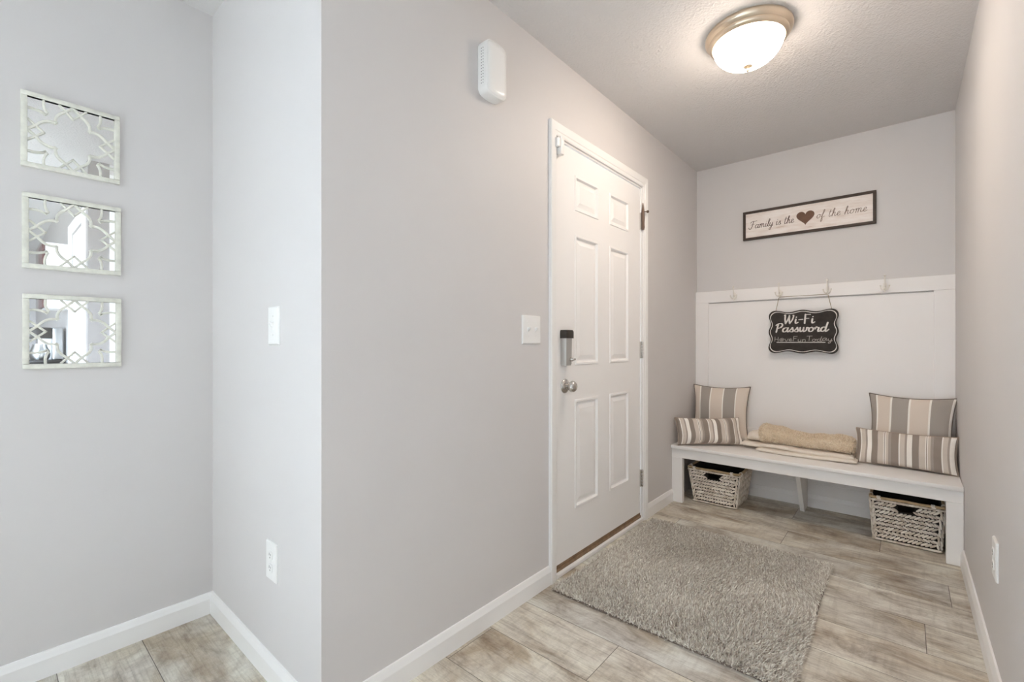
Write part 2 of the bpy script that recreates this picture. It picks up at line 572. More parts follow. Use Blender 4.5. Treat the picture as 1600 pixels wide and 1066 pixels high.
def window(name, frame_xyz, a0, a1, z0, z1, panes):
    """frame_xyz(a, depth, z) ; a along the wall"""
    def bx(m, a, b, d0, d1, z, zz):
        P, Q = frame_xyz(a, d0, z), frame_xyz(b, d1, zz)
        m.box(min(P[0], Q[0]), max(P[0], Q[0]), min(P[1], Q[1]), max(P[1], Q[1]), min(P[2], Q[2]), max(P[2], Q[2]))
    m = MB(); t = 0.05
    bx(m, a0, a1, 0.02, 0.09, z0, z0 + t); bx(m, a0, a1, 0.02, 0.09, z1 - t, z1)
    step = (a1 - a0) / panes
    for i in range(panes + 1):
        c = a0 + i * step
        l = max(a0, c - t / 2) if i else a0
        bx(m, l if i else a0, min(a1, (c + t / 2) if i else a0 + t), 0.02, 0.09, z0 + t, z1 - t)
    wn = struct(name, m, M['trim'], label='white framed glazing letting in daylight, outside the photo', cat='window')
    for i in range(panes):
        m = MB()
        bx(m, a0 + i * step + t * 0.5, a0 + (i + 1) * step - t * 0.5, 0.053, 0.057, z0 + t, z1 - t)
        obj('pane', m, M['pane'], wn)


window('window_1', lambda a, d, z: (XM - d, a, z), WIN1[0], WIN1[1], WIN1[2], WIN1[3], 2)

# baseboards ---------------------------------------------------------------
BBP = [(0.0, 0.0), (0.0135, 0.0), (0.0135, 0.060), (0.0115, 0.066), (0.0075, 0.078), (0.0055, 0.083), (0.0, 0.084)]


def bb(name, frame, a, b, label):
    struct(name, MB().extrude(BBP, a, b, frame), M['trim'], label=label, cat='baseboard')


TL0, TL1 = 1.687, 2.716    # door casing outer edges
BENCH_Y = 3.137
bb('baseboard_left', lambda p, q, t: (XL + p, t, q), YW - 0.0135, TL0, 'white baseboard along the hall wall, left of the entry door')
bb('baseboard_left.001', lambda p, q, t: (XL + p, t, q), TL1, BENCH_Y, 'short white baseboard between entry door and bench')
bb('baseboard_alcove', lambda p, q, t: (t, YW - p, q), XM, XL + 0.0135, 'white baseboard under the daylit wall with the outlet')
bb('baseboard_mirror_side', lambda p, q, t: (XM + p, t, q), WIN1[1] + 0.06, YW, 'white baseboard along the far left mirror wall')
bb('baseboard_right', lambda p, q, t: (XR - p, t, q), RW0, BENCH_Y, 'white baseboard along the far right wall')

# white panelling on the back wall -------------------------------------------
PF = YB - 0.010    # panel face
RF = YB - 0.026    # rail face
mb = MB().box(XL, XR, PF, YB, 0, 1.40)
pn = struct('trim_panelling', mb, M['panel'], label='white panelled wainscot on the back wall above the bench', cat='panelling')
obj('top_rail', MB().rbox(XL, XR, RF, YB, 1.408, 1.494, 0.002, 1), M['panel'], pn)
obj('stile', MB().rbox(XL, -1.137, RF, PF, 0.40, 1.408, 0.002, 1), M['panel'], pn)
obj('stile', MB().rbox(0.130, XR, RF, PF, 0.40, 1.408, 0.002, 1), M['panel'], pn)
obj('bottom_rail', MB().rbox(-1.137, 0.130, RF, PF, 0.37, 0.486, 0.002, 1), M['panel'], pn)
mb = MB().extrude([(p, q) for p, q in BBP], XL, XR, lambda p, q, t: (t, PF - p, q))
obj('base_strip', mb, M['panel'], pn)
obj('lower_rail', MB().rbox(XL, XR, PF - 0.004, PF, 0.084, 0.160, 0.001, 1), M['panel'], pn)

# ------------------------------------------------------------------ entry door
DX = XL - 0.008    # slab face
SY0, SY1, SZ0, SZ1 = 1.7475, 2.6520, 0.052, 2.052
d1 = bpy.data.objects.new('door_1', None); COL.objects.link(d1)
d1.location = (XL, (SY0 + SY1) / 2, 0)
tag(d1, 'white six-panel entry door in the hall wall', 'door', kind='structure')
OY = (SY0 + SY1) / 2


def dl(mbx):   # world -> door local
    mbx.v = [(x - XL, y - OY, z) for x, y, z in mbx.v]
    return mbx


pY = [(1.915, 2.146), (2.268, 2.500)]
pZ = [(0.279, 0.819), (0.990, 1.640), (1.757, 1.934)]
mb = MB()
ys = sorted([SY0, SY1] + [v for p in pY for v in p]); zs = sorted([SZ0, SZ1] + [v for p in pZ for v in p])
for i in range(len(ys) - 1):
    for j in range(len(zs) - 1):
        if (ys[i], ys[i + 1]) in pY and (zs[j], zs[j + 1]) in pZ:
            continue
        a, b, c, e = ys[i], ys[i + 1], zs[j], zs[j + 1]
        mb.add([(DX, a, c), (DX, b, c), (DX, b, e), (DX, a, e)], [(0, 1, 2, 3)])
LV = [(0, 0), (0.003, 0.0035), (0.012, 0.0035), (0.018, -0.0075), (0.026, -0.0075), (0.048, -0.0005)]
for (a, b) in pY:
    for (c, e) in pZ:
        vs = []
        for ins, dep in LV:
            x = DX + dep
            vs += [(x, a + ins, c + ins), (x, b - ins, c + ins), (x, b - ins, e - ins), (x, a + ins, e - ins)]
        fs = []
        for l in range(len(LV) - 1):
            for q in range(4):
                q2 = (q + 1) % 4
                fs.append((l * 4 + q, l * 4 + q2, l * 4 + 4 + q2, l * 4 + 4 + q))
        L = (len(LV) - 1) * 4
        fs.append((L, L + 1, L + 2, L + 3))
        mb.add(vs, fs)
BX = DX - 0.044
mb.add([(DX, SY0, SZ0), (DX, SY1, SZ0), (DX, SY1, SZ1), (DX, SY0, SZ1), (BX, SY0, SZ0), (BX, SY1, SZ0), (BX, SY1, SZ1), (BX, SY0, SZ1)],
       [(0, 4, 5, 1), (1, 5, 6, 2), (2, 6, 7, 3), (3, 7, 4, 0), (4, 7, 6, 5)])
obj('door_slab', dl(mb), M['door'], d1)

# jamb lining of the opening
mb = MB()
mb.box(XL - WT, XL - 0.001, DO0, SY0 - 0.003, 0, DOZ).box(XL - WT, XL - 0.001, SY1 + 0.003, DO1, 0, DOZ).box(XL - WT, XL - 0.001, SY0 - 0.003, SY1 + 0.003, SZ1 + 0.004, DOZ)
obj('door_jamb', dl(mb), M['trim'], d1)
# casing with a stepped profile, mitred
CI0, CI1, CIZ = 1.7385, 2.6685, 2.066     # inner edges
CO0, CO1, COZ = TL0, TL1, 2.125
prof = [(0.0, 0.0), (0.0, 0.007), (0.10, 0.010), (0.30, 0.0105), (0.36, 0.0135), (0.80, 0.0165), (0.93, 0.017), (1.0, 0.014), (1.0, 0.0)]
mb = MB(); rings = []
path = [('b', 0), ('t', 0), ('t', 1), ('b', 1)]
for (e, sd) in path:
    ring = []
    for (u, d) in prof:
        yy = (CI0 + (CO0 - CI0) * u) if sd == 0 else (CI1 + (CO1 - CI1) * u)
        zz = 0.0 if e == 'b' else CIZ + (COZ - CIZ) * u
        ring.append((XL + d, yy, zz))
    rings.append(ring)
n = len(prof)
vs = [p for r_ in rings for p in r_]; fs = []
for i in range(3):
    for q in range(n):
        q2 = (q + 1) % n
        fs.append((i * n + q, i * n + q2, (i + 1) * n + q2, (i + 1) * n + q))
fs += [tuple(range(n)), tuple(range(3 * n, 4 * n))]
mb.add(vs, fs)
obj('door_casing', dl(mb), M['trim'], d1)
# threshold and brown sweep
obj('sill', dl(MB().rbox(XL - 0.06, XL + 0.010, CI0 + 0.001, CI1 - 0.001, 0.0, 0.021, 0.004, 2)), M['trim'], d1)
mb = MB().box(XL - 0.075, XL - 0.004, SY0 - 0.003, SY1 + 0.003, 0.021, 0.036).box(XL - 0.06, XL - 0.009, SY0 - 0.003, SY1 + 0.003, 0.036, 0.0515)
o = obj('threshold_strip', dl(mb), M['brown_wood'], d1); o['label'] = 'brown wooden threshold strip'
# hinges
for (za, zb) in ((0.214, 0.318), (1.006, 1.110), (1.802, 1.906)):
    hg = obj('hinge', dl(MB().rbox(DX - 0.001, XL + 0.0012, SY1 - 0.004, SY1 + 0.016, za, zb, 0.0006, 1)), M['nickel'], d1)
    kb = MB()
    for q in range(5):
        a = za + (zb - za) * q / 5
        kb.lathe([(0.0055, a + 0.001), (0.0062, a + 0.003), (0.0062, a + (zb - za) / 5 - 0.003), (0.0055, a + (zb - za) / 5 - 0.001)], 10, 'z', (XL + 0.004, SY1 + 0.006, 0))
    obj('hinge_barrel', dl(kb), M['nickel'], hg, True)
# hinge pin stop on the top hinge
hb = MB()
hb.lathe([(0.008, 1.80), (0.010, 1.815), (0.009, 1.84), (0.0105, 1.87), (0.010, 1.905), (0.0075, 1.925), (0.002, 1.965)], 12, 'z', (XL + 0.009, SY1 + 0.006, 0))
o = obj('hinge_pin_stop', dl(hb), M['rust'], d1, True); o['label'] = 'dark bronze hinge pin door stop'
sb = MB().tube([(XL + 0.012, SY1 + 0.008, 1.912), (XL + 0.030, SY1 + 0.022, 1.911)], 0.003, 8)
sb.lathe([(0.0, 0.026), (0.008, 0.028), (0.008, 0.038), (0.0, 0.041)], 12, 'x', (XL, SY1 + 0.022, 1.911))
obj('stop_bumper', dl(sb), M['rust'], bpy.data.objects['hinge_pin_stop'], True)
# knob
KY, KZ = 1.829, 0.893
ros = obj('door_knob', dl(MB().lathe([(0.0, 0.052), (0.012, 0.0515), (0.021, 0.047), (0.0265, 0.038), (0.027, 0.030), (0.023, 0.022), (0.015, 0.017), (0.011, 0.012), (0.011, 0.0)], 28, 'x', (DX + 0.011, KY, KZ))), M['nickel'], d1, True, 50)
ros['label'] = 'round brushed nickel door knob'
obj('rosette', dl(MB().lathe([(0.012, 0.014), (0.022, 0.011), (0.030, 0.007), (0.0345, 0.003), (0.035, 0.0)], 28, 'x', (DX, KY, KZ))), M['nickel'], ros, True, 50)
# keypad dead bolt
LY, LZ = 1.823, 1.077
mb = MB()
pr = [(-0.030, 0.0), (0.030, 0.0), (0.031, 0.016), (0.024, 0.030), (-0.004, 0.033), (-0.024, 0.030), (-0.031, 0.014)]
mb.extrude(pr, LZ - 0.078, LZ + 0.05, lambda p, q, t: (DX + q * (1 - 0.10 * abs((t - LZ) / 0.08) ** 3), LY + p * (1 - 0.05 * abs((t - LZ) / 0.08) ** 3), t))
mb.extrude([(p * 0.88, q * 0.85) for p, q in pr], LZ - 0.084, LZ - 0.078, lambda p, q, t: (DX + q, LY + p, t))
lk = obj('deadbolt', dl(mb), M['grey_metal'], d1, True, 30); lk['label'] = 'silver electronic deadbolt with dark cap'
mb = MB()
pr2 = [(-0.034, 0.0), (0.034, 0.0), (0.036, 0.018), (0.031, 0.034), (0.016, 0.039), (0.0, 0.036), (-0.016, 0.039), (-0.031, 0.034), (-0.036, 0.018)]
mb.extrude(pr2, LZ + 0.046, LZ + 0.080, lambda p, q, t: (DX + q, LY + p, t))
mb.extrude([(p * 0.92, q * 0.92) for p, q in pr2], LZ + 0.080, LZ + 0.085, lambda p, q, t: (DX + q, LY + p, t))
o = obj('battery_cap', dl(mb), M['black_plastic'], lk, True, 30); o['label'] = 'dark brown cap'
mb = MB().lathe([(0.0, 0.046), (0.006, 0.0455), (0.009, 0.042), (0.0095, 0.028)], 16, 'x', (DX, LY + 0.012, LZ - 0.055))
mb.rbox(DX + 0.036, DX + 0.048, LY + 0.006, LY + 0.032, LZ - 0.060, LZ - 0.050, 0.003, 2)
obj('thumb_turn', dl(mb), M['nickel'], lk, True, 40)

# door / window contact sensor
sn = thing('contact_sensor', 'small white alarm sensor at the top left corner of the entry door', 'sensor', (XL + 0.0, 1.768, 2.022))
obj('sensor_body', MB().rbox(DX - XL, 0.026, -0.018, 0.010, -0.043, 0.042, 0.005, 3), M['plate'], sn, True)
obj('magnet', MB().rbox(0.008, 0.026, -0.046, -0.021, -0.014, 0.028, 0.004, 2), M['plate'], sn, True)

# ------------------------------------------------------------------ door chime
ch = thing('door_chime', 'white plastic door chime high on the hall wall', 'chime', (XL, 1.289, 2.149))
mb = MB(); bm_prof = []
hw, hh, rr = 0.057, 0.096, 0.017
out = []
for (cx_, cz_, a0) in ((hw - rr, hh - rr, 0), (-hw + rr, hh - rr, 90), (-hw + rr, -hh + rr, 180), (hw - rr, -hh + rr, 270)):
    for q in range(7):
        a = R(a0 + 15 * q)
        yy, zz = cx_ + rr * math.cos(a), cz_ + rr * math.sin(a)
        out.append((yy, zz))
# bow the top and bottom edges outward, subdivide long edges
def outline(scale=1.0, bow=0.010):
    res = []
    for i in range(len(out)):
        p, q = out[i], out[(i + 1) % len(out)]
        L = math.hypot(q[0] - p[0], q[1] - p[1]); m = 8 if L > 0.03 else 1
        for t in range(m):
            y_, z_ = p[0] + (q[0] - p[0]) * t / m, p[1] + (q[1] - p[1]) * t / m
            z_ += bow * (1 - (y_ / hw) ** 2) * (1 if z_ > 0 else -1) * min(1, abs(z_) / hh * 1.0) ** 4
            res.append((y_ * scale, z_ * (1 - (1 - scale) * hw / hh)))
    return res
lev = [(0.0, 1.0), (0.038, 1.0), (0.043, 0.985), (0.046, 0.95), (0.0462, 0.93), (0.0445, 0.915), (0.0465, 0.90), (0.0485, 0.87), (0.0500, 0.6), (0.0505, 0.15)]
vs = []; m = len(outline())
for xx, s_ in lev:
    vs += [(xx, y_, z_) for y_, z_ in outline(s_)]
fs = []
for l in range(len(lev) - 1):
    for q in range(m):
        q2 = (q + 1) % m
        fs.append((l * m + q, l * m + q2, (l + 1) * m + q2, (l + 1) * m + q))
fs.append(tuple(range(m))); fs.append(tuple(range((len(lev) - 1) * m, len(lev) * m)))
mb.add(vs, fs)
obj('chime_cover', mb, M['plate'], ch, True, 50)
mb = MB()
for col_ in (0.016, 0.025):
    for q in range(13):
        zz = -0.066 + q * 0.011
        mb.box(col_, col_ + 0.0030, -hw - 0.0006, -hw + 0.002, zz, zz + 0.0026)
o = obj('vent_slot', mb, M['slot'], ch); o['label'] = 'rows of dark vent slots'


# ------------------------------------------------------------------ wall plates
def plate(name, label, cat, loc, rotz, kind, gangs=1):
    """local frame: plate lies in the xz plane facing -y"""
    t = thing(name, label, cat, loc, (0, 0, rotz))
    hw_ = 0.0395 if gangs == 1 else 0.063
    mb = MB()
    lv = [(0.0, 0.0), (0.0, -0.003), (0.0025, -0.0062), (0.006, -0.0070)]
    vs = []
    for ins, yy in lv:
        a, b = hw_ - ins, 0.062 - ins
        vs += [(-a, yy, -b), (a, yy, -b), (a, yy, b), (-a, yy, b)]
    fs = [(3, 2, 1, 0)]
    for l in range(3):
        for q in range(4):
            q2 = (q + 1) % 4
            fs.append((l * 4 + q, l * 4 + q2, l * 4 + 4 + q2, l * 4 + 4 + q))
    fs.append((12, 13, 14, 15))
    mb.add(vs, fs)
    obj('plate', mb, M['plate'], t)
    xs = [0] if gangs == 1 else [-0.0245, 0.0245]
    for xx in xs:
        if kind == 'switch':
            b = MB().box(xx - 0.006, xx + 0.006, -0.0085, -0.006, -0.013, 0.013)
            obj('switch_bezel', b, M['plate'], t)
            b = MB().add([(xx - 0.0045, -0.006, -0.009), (xx + 0.0045, -0.006, -0.009), (xx + 0.0045, -0.006, 0.006), (xx - 0.0045, -0.006, 0.006),
                          (xx - 0.0038, -0.0195, 0.006), (xx + 0.0038, -0.0195, 0.006), (xx + 0.0038, -0.0185, 0.0125), (xx - 0.0038, -0.0185, 0.0125)],
                         [(0, 1, 5, 4), (1, 2, 6, 5), (2, 3, 7, 6), (3, 0, 4, 7), (4, 5, 6, 7), (3, 2, 1, 0)])
            obj('toggle', b, M['plate'], t)
            for zz in (0.030, -0.030):
                obj('screw', MB().lathe([(0.0034, 0.0065), (0.0034, 0.0078), (0.0022, 0.0084)], 10, 'y', (xx, 0, zz)), M['plate'], t, True)
        else:
            for zz in (0.0205, -0.0205):
                b = MB(); pr_ = []
                for q in range(24):
                    a = 2 * PI * q / 24
                    pr_.append((xx + 0.0172 * math.cos(a), zz + max(-0.0135, min(0.0135, 0.0172 * math.sin(a)))))
                b.extrude(pr_, -0.0065, -0.0092, lambda p, q, t_: (p, t_, q))
                rc = obj('receptacle', b, M['plate'], t)
                s_ = MB().box(xx - 0.0068, xx - 0.0050, -0.0096, -0.0090, zz - 0.001, zz + 0.0075).box(xx + 0.0050, xx + 0.0066, -0.0096, -0.0090, zz, zz + 0.0065)
                s_.lathe([(0.0022, 0.0090), (0.0022, 0.0096)], 8, 'y', (xx, 0, zz - 0.0065))
                obj('slot', s_, M['slot'], rc)
            obj('screw', MB().lathe([(0.0032, 0.0065), (0.0032, 0.0078), (0.002, 0.0083)], 10, 'y', (xx, 0, 0)), M['plate'], t, True)
    return t


plate('light_switch', 'single white toggle switch on the daylit wall by the mirrors', 'light switch', (-1.540, YW, 1.156), 0, 'switch')['group'] = 'light switches'
plate('wall_outlet', 'white outlet low on the daylit wall, below the single toggle switch', 'outlet', (-1.557, YW, 0.391), 0, 'outlet')['group'] = 'wall outlets'
plate('light_switch', 'double white toggle switch beside the entry door frame', 'light switch', (XL, 1.555, 1.158), PI / 2, 'switch', 2)['group'] = 'light switches'
plate('wall_outlet', 'white outlet low on the right hall wall, seen almost edge-on', 'outlet', (XR, 2.100, 0.413), -PI / 2, 'outlet')['group'] = 'wall outlets'


# ------------------------------------------------------------------ lattice mirrors
def catmull(pts, n=8):
    P = [Vector((p[0], p[1])) for p in pts]
    if len(P) < 3:
        return [(P[0] + (P[-1] - P[0]) * i / n)[:] for i in range(n + 1)]
    out_ = []
    for i in range(len(P) - 1):
        p0 = P[max(i - 1, 0)]; p1 = P[i]; p2 = P[i + 1]; p3 = P[min(i + 2, len(P) - 1)]
        for k_ in range(n):
            t = k_ / n
            out_.append((0.5 * ((2 * p1) + (-p0 + p2) * t + (2 * p0 - 5 * p1 + 4 * p2 - p3) * t * t + (-p0 + 3 * p1 - 3 * p2 + p3) * t ** 3))[:])
    out_.append(P[-1][:])
    return out_


def bar(mb, pts, w_, d0, d1):
    """flat bar along 2-D pts (y,z); from depth d0 to d1 along +x, slightly crowned"""
    n = len(pts); P = [Vector(p) for p in pts]; vs = []
    for i in range(n):
        t = P[min(i + 1, n - 1)] - P[max(i - 1, 0)]
        t.normalize(); nn = Vector((-t.y, t.x))
        for (o_, d) in ((-0.5, d0), (-0.5, d1 - 0.0012), (-0.22, d1), (0.22, d1), (0.5, d1 - 0.0012), (0.5, d0)):
            q = P[i] + nn * (w_ * o_)
            vs.append((d, q.x, q.y))
    fs = []
    for i in range(n - 1):
        for q in range(6):
            q2 = (q + 1) % 6
            fs.append((i * 6 + q, i * 6 + q2, (i + 1) * 6 + q2, (i + 1) * 6 + q))
    fs += [tuple(range(5, -1, -1)), tuple(range((n - 1) * 6, n * 6))]
    mb.add(vs, fs)


HM = 0.1218          # half size of the mirror
FW = 0.0155          # frame bar
IN = HM - FW         # inner half size
mt = thing('wall_mirror', 'topmost of the three cream lattice mirrors on the grey wall, nearest the ceiling', 'mirror', (XM, 0.2005, 1.7915), (0, 0, 0), None)
obj('mirror_glass', MB().box(0.0015, 0.0045, -IN - 0.004, IN + 0.004, -IN - 0.004, IN + 0.004), M['mirror'], mt)
mb = MB()
for (a, b, c, e) in ((-HM, HM, IN, HM), (-HM, HM, -HM, -IN), (-HM, -IN, -IN, IN), (IN, HM, -IN, IN)):
    mb.rbox(0.0, 0.0135, a, b, c, e, 0.0022, 2)
obj('frame', mb, M['frame_cream'], mt, True)
mb = MB(); S = IN
for sy in (1, -1):
    for sz in (1, -1):
        def tr(pl, flip=False):
            return [((p[1] if flip else p[0]) * sy * S, (p[0] if flip else p[1]) * sz * S) for p in pl]
        for fl_ in (False, True):
            # arm of the central quatrefoil: from the frame through the crossing to the cusp
            c_ = [(1.0, 0.015), (0.83, 0.165)] + catmull([(0.83, 0.165), (0.71, 0.30), (0.57, 0.385), (0.40, 0.40)], 7)[1:]
            bar(mb, tr(c_, fl_), 0.0075, 0.004, 0.0112)
            # little diamond link
            bar(mb, tr([(0.635, -0.012), (0.83, 0.165), (1.0, 0.32)], fl_), 0.0062, 0.004, 0.0105)
            # corner notch
            bar(mb, tr(catmull([(1.0, 0.655), (0.86, 0.66), (0.73, 0.635), (0.62, 0.58)], 5), fl_), 0.0070, 0.004, 0.0108)
        bar(mb, tr([(0.375, 0.375), (0.425, 0.425)]), 0.010, 0.004, 0.0112)
        bar(mb, tr([(0.60, 0.565), (0.65, 0.61)]), 0.009, 0.004, 0.0108)
obj('lattice', mb, M['frame_cream'], mt, True, 30)
mt['group'] = 'lattice mirrors on the grey wall'
dup(mt, (XM, 0.2035, 1.4640), None, 'middle of the three cream lattice mirrors on the grey wall')
dup(mt, (XM, 0.2045, 1.1375), None, 'lowest of the three cream lattice mirrors on the grey wall')

# ------------------------------------------------------------------ ceiling lamp
lp = thing('ceiling_lamp', 'round flush ceiling lamp with brushed nickel rim and lit glass bowl', 'ceiling lamp', (-0.512, 2.155, H))
obj('lamp_pan', MB().lathe([(0.0, 0), (0.166, 0.0), (0.170, -0.006), (0.1705, -0.014), (0.164, -0.024), (0.155, -0.031), (0.156, -0.037), (0.150, -0.045), (0.141, -0.050), (0.137, -0.046), (0.0, -0.040)], 64), M['lamp_metal'], lp, True, 50)
pr = [(0.1375, -0.046)]
for q in range(1, 15):
    a = R(90 * q / 15)
    pr.append((0.137 * math.cos(a) ** 0.92, -0.046 - 0.098 * math.sin(a) ** 1.05))
pr.append((0.0, -0.1445))
obj('glass_bowl', MB().lathe(pr, 64), M['lamp_glass'], lp, True, 60)
obj('finial', MB().lathe([(0.0, -0.143), (0.018, -0.144), (0.018, -0.147), (0.010, -0.151), (0.005, -0.154), (0.0075, -0.159), (0.007, -0.164), (0.003, -0.169), (0.0, -0.170)], 20), M['finial'], lp, True, 60)

# ------------------------------------------------------------------ bench
bn = thing('entry_bench', 'white built-in bench spanning the hall below the panelling', 'bench', (0, 0, 0))
FY = BENCH_Y
BZ = 0.3945
obj('seat', MB().rbox(XL + 0.001, XR - 0.001, FY - 0.018, RF - 0.0005, BZ - 0.022, BZ, 0.004, 3), M['bench'], bn, True, 30)
obj('apron', MB().rbox(XL + 0.001, XR - 0.001, FY, FY + 0.019, 0.309, BZ - 0.022, 0.0015, 1), M['bench'], bn)
obj('leg', MB().rbox(XL + 0.001, -1.1575, FY, FY + 0.038, 0, 0.309, 0.0015, 1), M['bench'], bn)
obj('leg', MB().rbox(0.1575, XR - 0.001, FY, FY + 0.038, 0, 0.309, 0.0015, 1), M['bench'], bn)
mb = MB().extrude([(3.268, BZ - 0.022), (3.498, 0.0), (3.532, 0.0), (PF - 0.0145, 0.004), (PF - 0.0145, BZ - 0.022)], -0.519, -0.4945, lambda p, q, t: (t, p, q))
obj('brace', mb, M['bench'], bn)

# ------------------------------------------------------------------ cushions
def pillow(name, label, hx, hy, T, mat, pmat, seed, loc, rot, pinch=0.10, pw=0.5, wr=0.003, NX=44, NY=36):
    rg = np.random.RandomState(seed)
    u = np.sin(np.linspace(-1, 1, NX + 1) * PI / 2 * 0.92) / math.sin(PI / 2 * 0.92)
    v = np.sin(np.linspace(-1, 1, NY + 1) * PI / 2 * 0.92) / math.sin(PI / 2 * 0.92)
    U, Vv = np.meshgrid(u, v, indexing='ij')
    Xp = hx * U * (1 - pinch * (1 - Vv ** 2) * np.abs(U) ** 1.5)
    Yp = hy * Vv * (1 - pinch * (hx / hy if hx > hy else 1) * 0.9 * (1 - U ** 2) * np.abs(Vv) ** 1.5)
    B = (np.clip(1 - np.abs(U) ** 2.4, 0, 1) * np.clip(1 - np.abs(Vv) ** 2.4, 0, 1)) ** pw
    wob = np.zeros_like(U)
    for _ in range(6):
        a, b, c = rg.uniform(-5, 5), rg.uniform(-5, 5), rg.uniform(0, 6)
        wob += np.sin(a * U + b * Vv + c)
    edge = np.exp(-((1 - np.abs(U)) / 0.16) ** 2)
    gath = np.sin(Vv * 26 + 3 * np.sin(3 * Vv + seed)) * edge * 0.0022 * (1 - np.abs(U) ** 8)
    Zp = T * B
    me_v, me_f, uvs = [], [], []
    idx = {}
    mb = MB()
    for side in (1, -1):
        for i in range(NX + 1):
            for j_ in range(NY + 1):
                border = i in (0, NX) or j_ in (0, NY)
                if side == -1 and border:
                    idx[(side, i, j_)] = idx[(1, i, j_)]
                    continue
                idx[(side, i, j_)] = len(mb.v)
                z = side * (Zp[i, j_] + (wob[i, j_] * wr * B[i, j_] + gath[i, j_]) * (0 if border else 1))
                mb.v.append((Xp[i, j_], Yp[i, j_], z)); uvs.append(((u[i] * 0.5 + 0.5) if side == 1 else 1 - (u[i] * 0.5 + 0.5), v[j_] * 0.5 + 0.5))
        for i in range(NX):
            for j_ in range(NY):
                q = [idx[(side, i, j_)], idx[(side, i + 1, j_)], idx[(side, i + 1, j_ + 1)], idx[(side, i, j_ + 1)]]
                mb.f.append(tuple(q if side == 1 else q[::-1]))
    t = thing(name, label, 'cushion', loc, rot)
    o = obj('cushion_cover', mb, mat, t, True, 80, merge=False, fix=False)
    ul = o.data.uv_layers.new(name='UVMap')
    li = np.zeros(len(o.data.loops), dtype=np.int32); o.data.loops.foreach_get('vertex_index', li)
    ul.data.foreach_set('uv', np.array(uvs, dtype=np.float32)[li].ravel())
    loop = [(i, 0) for i in range(NX)] + [(NX, j_) for j_ in range(NY)] + [(i, NY) for i in range(NX, 0, -1)] + [(0, j_) for j_ in range(NY, 0, -1)]
    pts = [(Xp[a, b], Yp[a, b], 0) for a, b in loop]
    p = obj('piping', MB().tube(pts, 0.0036, 8, True), pmat, t, True)
    return t


CG = 'striped cushions on the bench'
for a_ in (
        ('square_cushion', 'square cushion with beige outer stripes, in the left corner of the bench', 0.194, 0.195, 0.050, M['stripe_wide_beige'], M['piping'], 3,
         (-1.026, 3.535, 0.5935), (R(90 - 11), 0, R(4)), 0.11),
        ('square_cushion', 'square cushion with grey outer stripes, in the right corner of the bench', 0.197, 0.197, 0.052, M['stripe_wide_grey'], M['piping'], 8,
         (0.024, 3.538, 0.5950), (R(90 - 10), 0, R(-9)), 0.11),
        ('lumbar_cushion', 'long taupe striped bolster cushion set diagonally at the left end of the bench', 0.222, 0.093, 0.062, M['stripe_narrow'], M['piping_beige'], 5,
         (-1.030, 3.285, 0.4895), (R(90 - 20), 0, R(40)), 0.05, 0.42),
        ('lumbar_cushion', 'long taupe striped bolster cushion at the right end of the bench', 0.219, 0.100, 0.055, M['stripe_narrow'], M['piping_beige'], 11,
         (-0.001, 3.392, 0.4950), (R(90 - 15), 0, R(-3)), 0.05, 0.42)):
    pillow(*a_)['group'] = CG


# ------------------------------------------------------------------ tufted surfaces
def tufts(name, P, Nn, length, width, lean, mat, parent, seed, jitter=0.45):
    """P (n,3) roots, Nn (n,3) normals, lean (n,3) direction offsets; curved ribbons of 5 verts"""
    rg = np.random.RandomState(seed)
    n = len(P)
    ang = rg.uniform(0, 2 * PI, n)
    ref = np.where(np.abs(Nn[:, 2:3]) < 0.9, np.array([[0, 0, 1.0]]), np.array([[1.0, 0, 0]]))
    A = np.cross(Nn, ref); A /= np.linalg.norm(A, axis=1, keepdims=True)
    Bv = np.cross(Nn, A)
    S_ = (A * np.cos(ang)[:, None] + Bv * np.sin(ang)[:, None])
    L = length * rg.uniform(0.7, 1.25, n)[:, None]
    Wd = width * rg.uniform(0.7, 1.3, n)[:, None]
    jit = rg.normal(0, jitter, (n, 3))
    d = Nn + lean + jit
    d /= np.linalg.norm(d, axis=1, keepdims=True)
    d2 = d + lean * 0.8 + jit * 0.6
    d2 /= np.linalg.norm(d2, axis=1, keepdims=True)
    mid = P + d * L * 0.55
    tip = mid + d2 * L * 0.5
    V_ = np.stack([P - S_ * Wd, P + S_ * Wd, mid + S_ * Wd * 0.9, mid - S_ * Wd * 0.9, tip], 1).reshape(-1, 3)
    b = np.arange(n) * 5
    quads = np.stack([b, b + 1, b + 2, b + 3], 1); tris = np.stack([b + 3, b + 2, b + 4], 1)
    loops = np.concatenate([quads.ravel(), tris.ravel()]).astype(np.int32)
    starts = np.concatenate([np.arange(n) * 4, n * 4 + np.arange(n) * 3]).astype(np.int32)
    me = bpy.data.meshes.new(name)
    me.vertices.add(len(V_)); me.vertices.foreach_set('co', V_.astype(np.float32).ravel())
    me.loops.add(len(loops)); me.loops.foreach_set('vertex_index', loops)
    me.polygons.add(2 * n); me.polygons.foreach_set('loop_start', starts)
    me.update(calc_edges=True); me.validate()
    me.polygons.foreach_set('use_smooth', np.ones(2 * n, dtype=bool))
    tt_ = np.repeat(rg.uniform(0, 1, n), 5).astype(np.float32)
    a = me.attributes.new('tint', 'FLOAT', 'POINT'); a.data.foreach_set('value', tt_)
    me.materials.append(mat)
    o = bpy.data.objects.new(name, me); COL.objects.link(o)
    o.parent = parent
    o['kind'] = 'stuff'
    return o


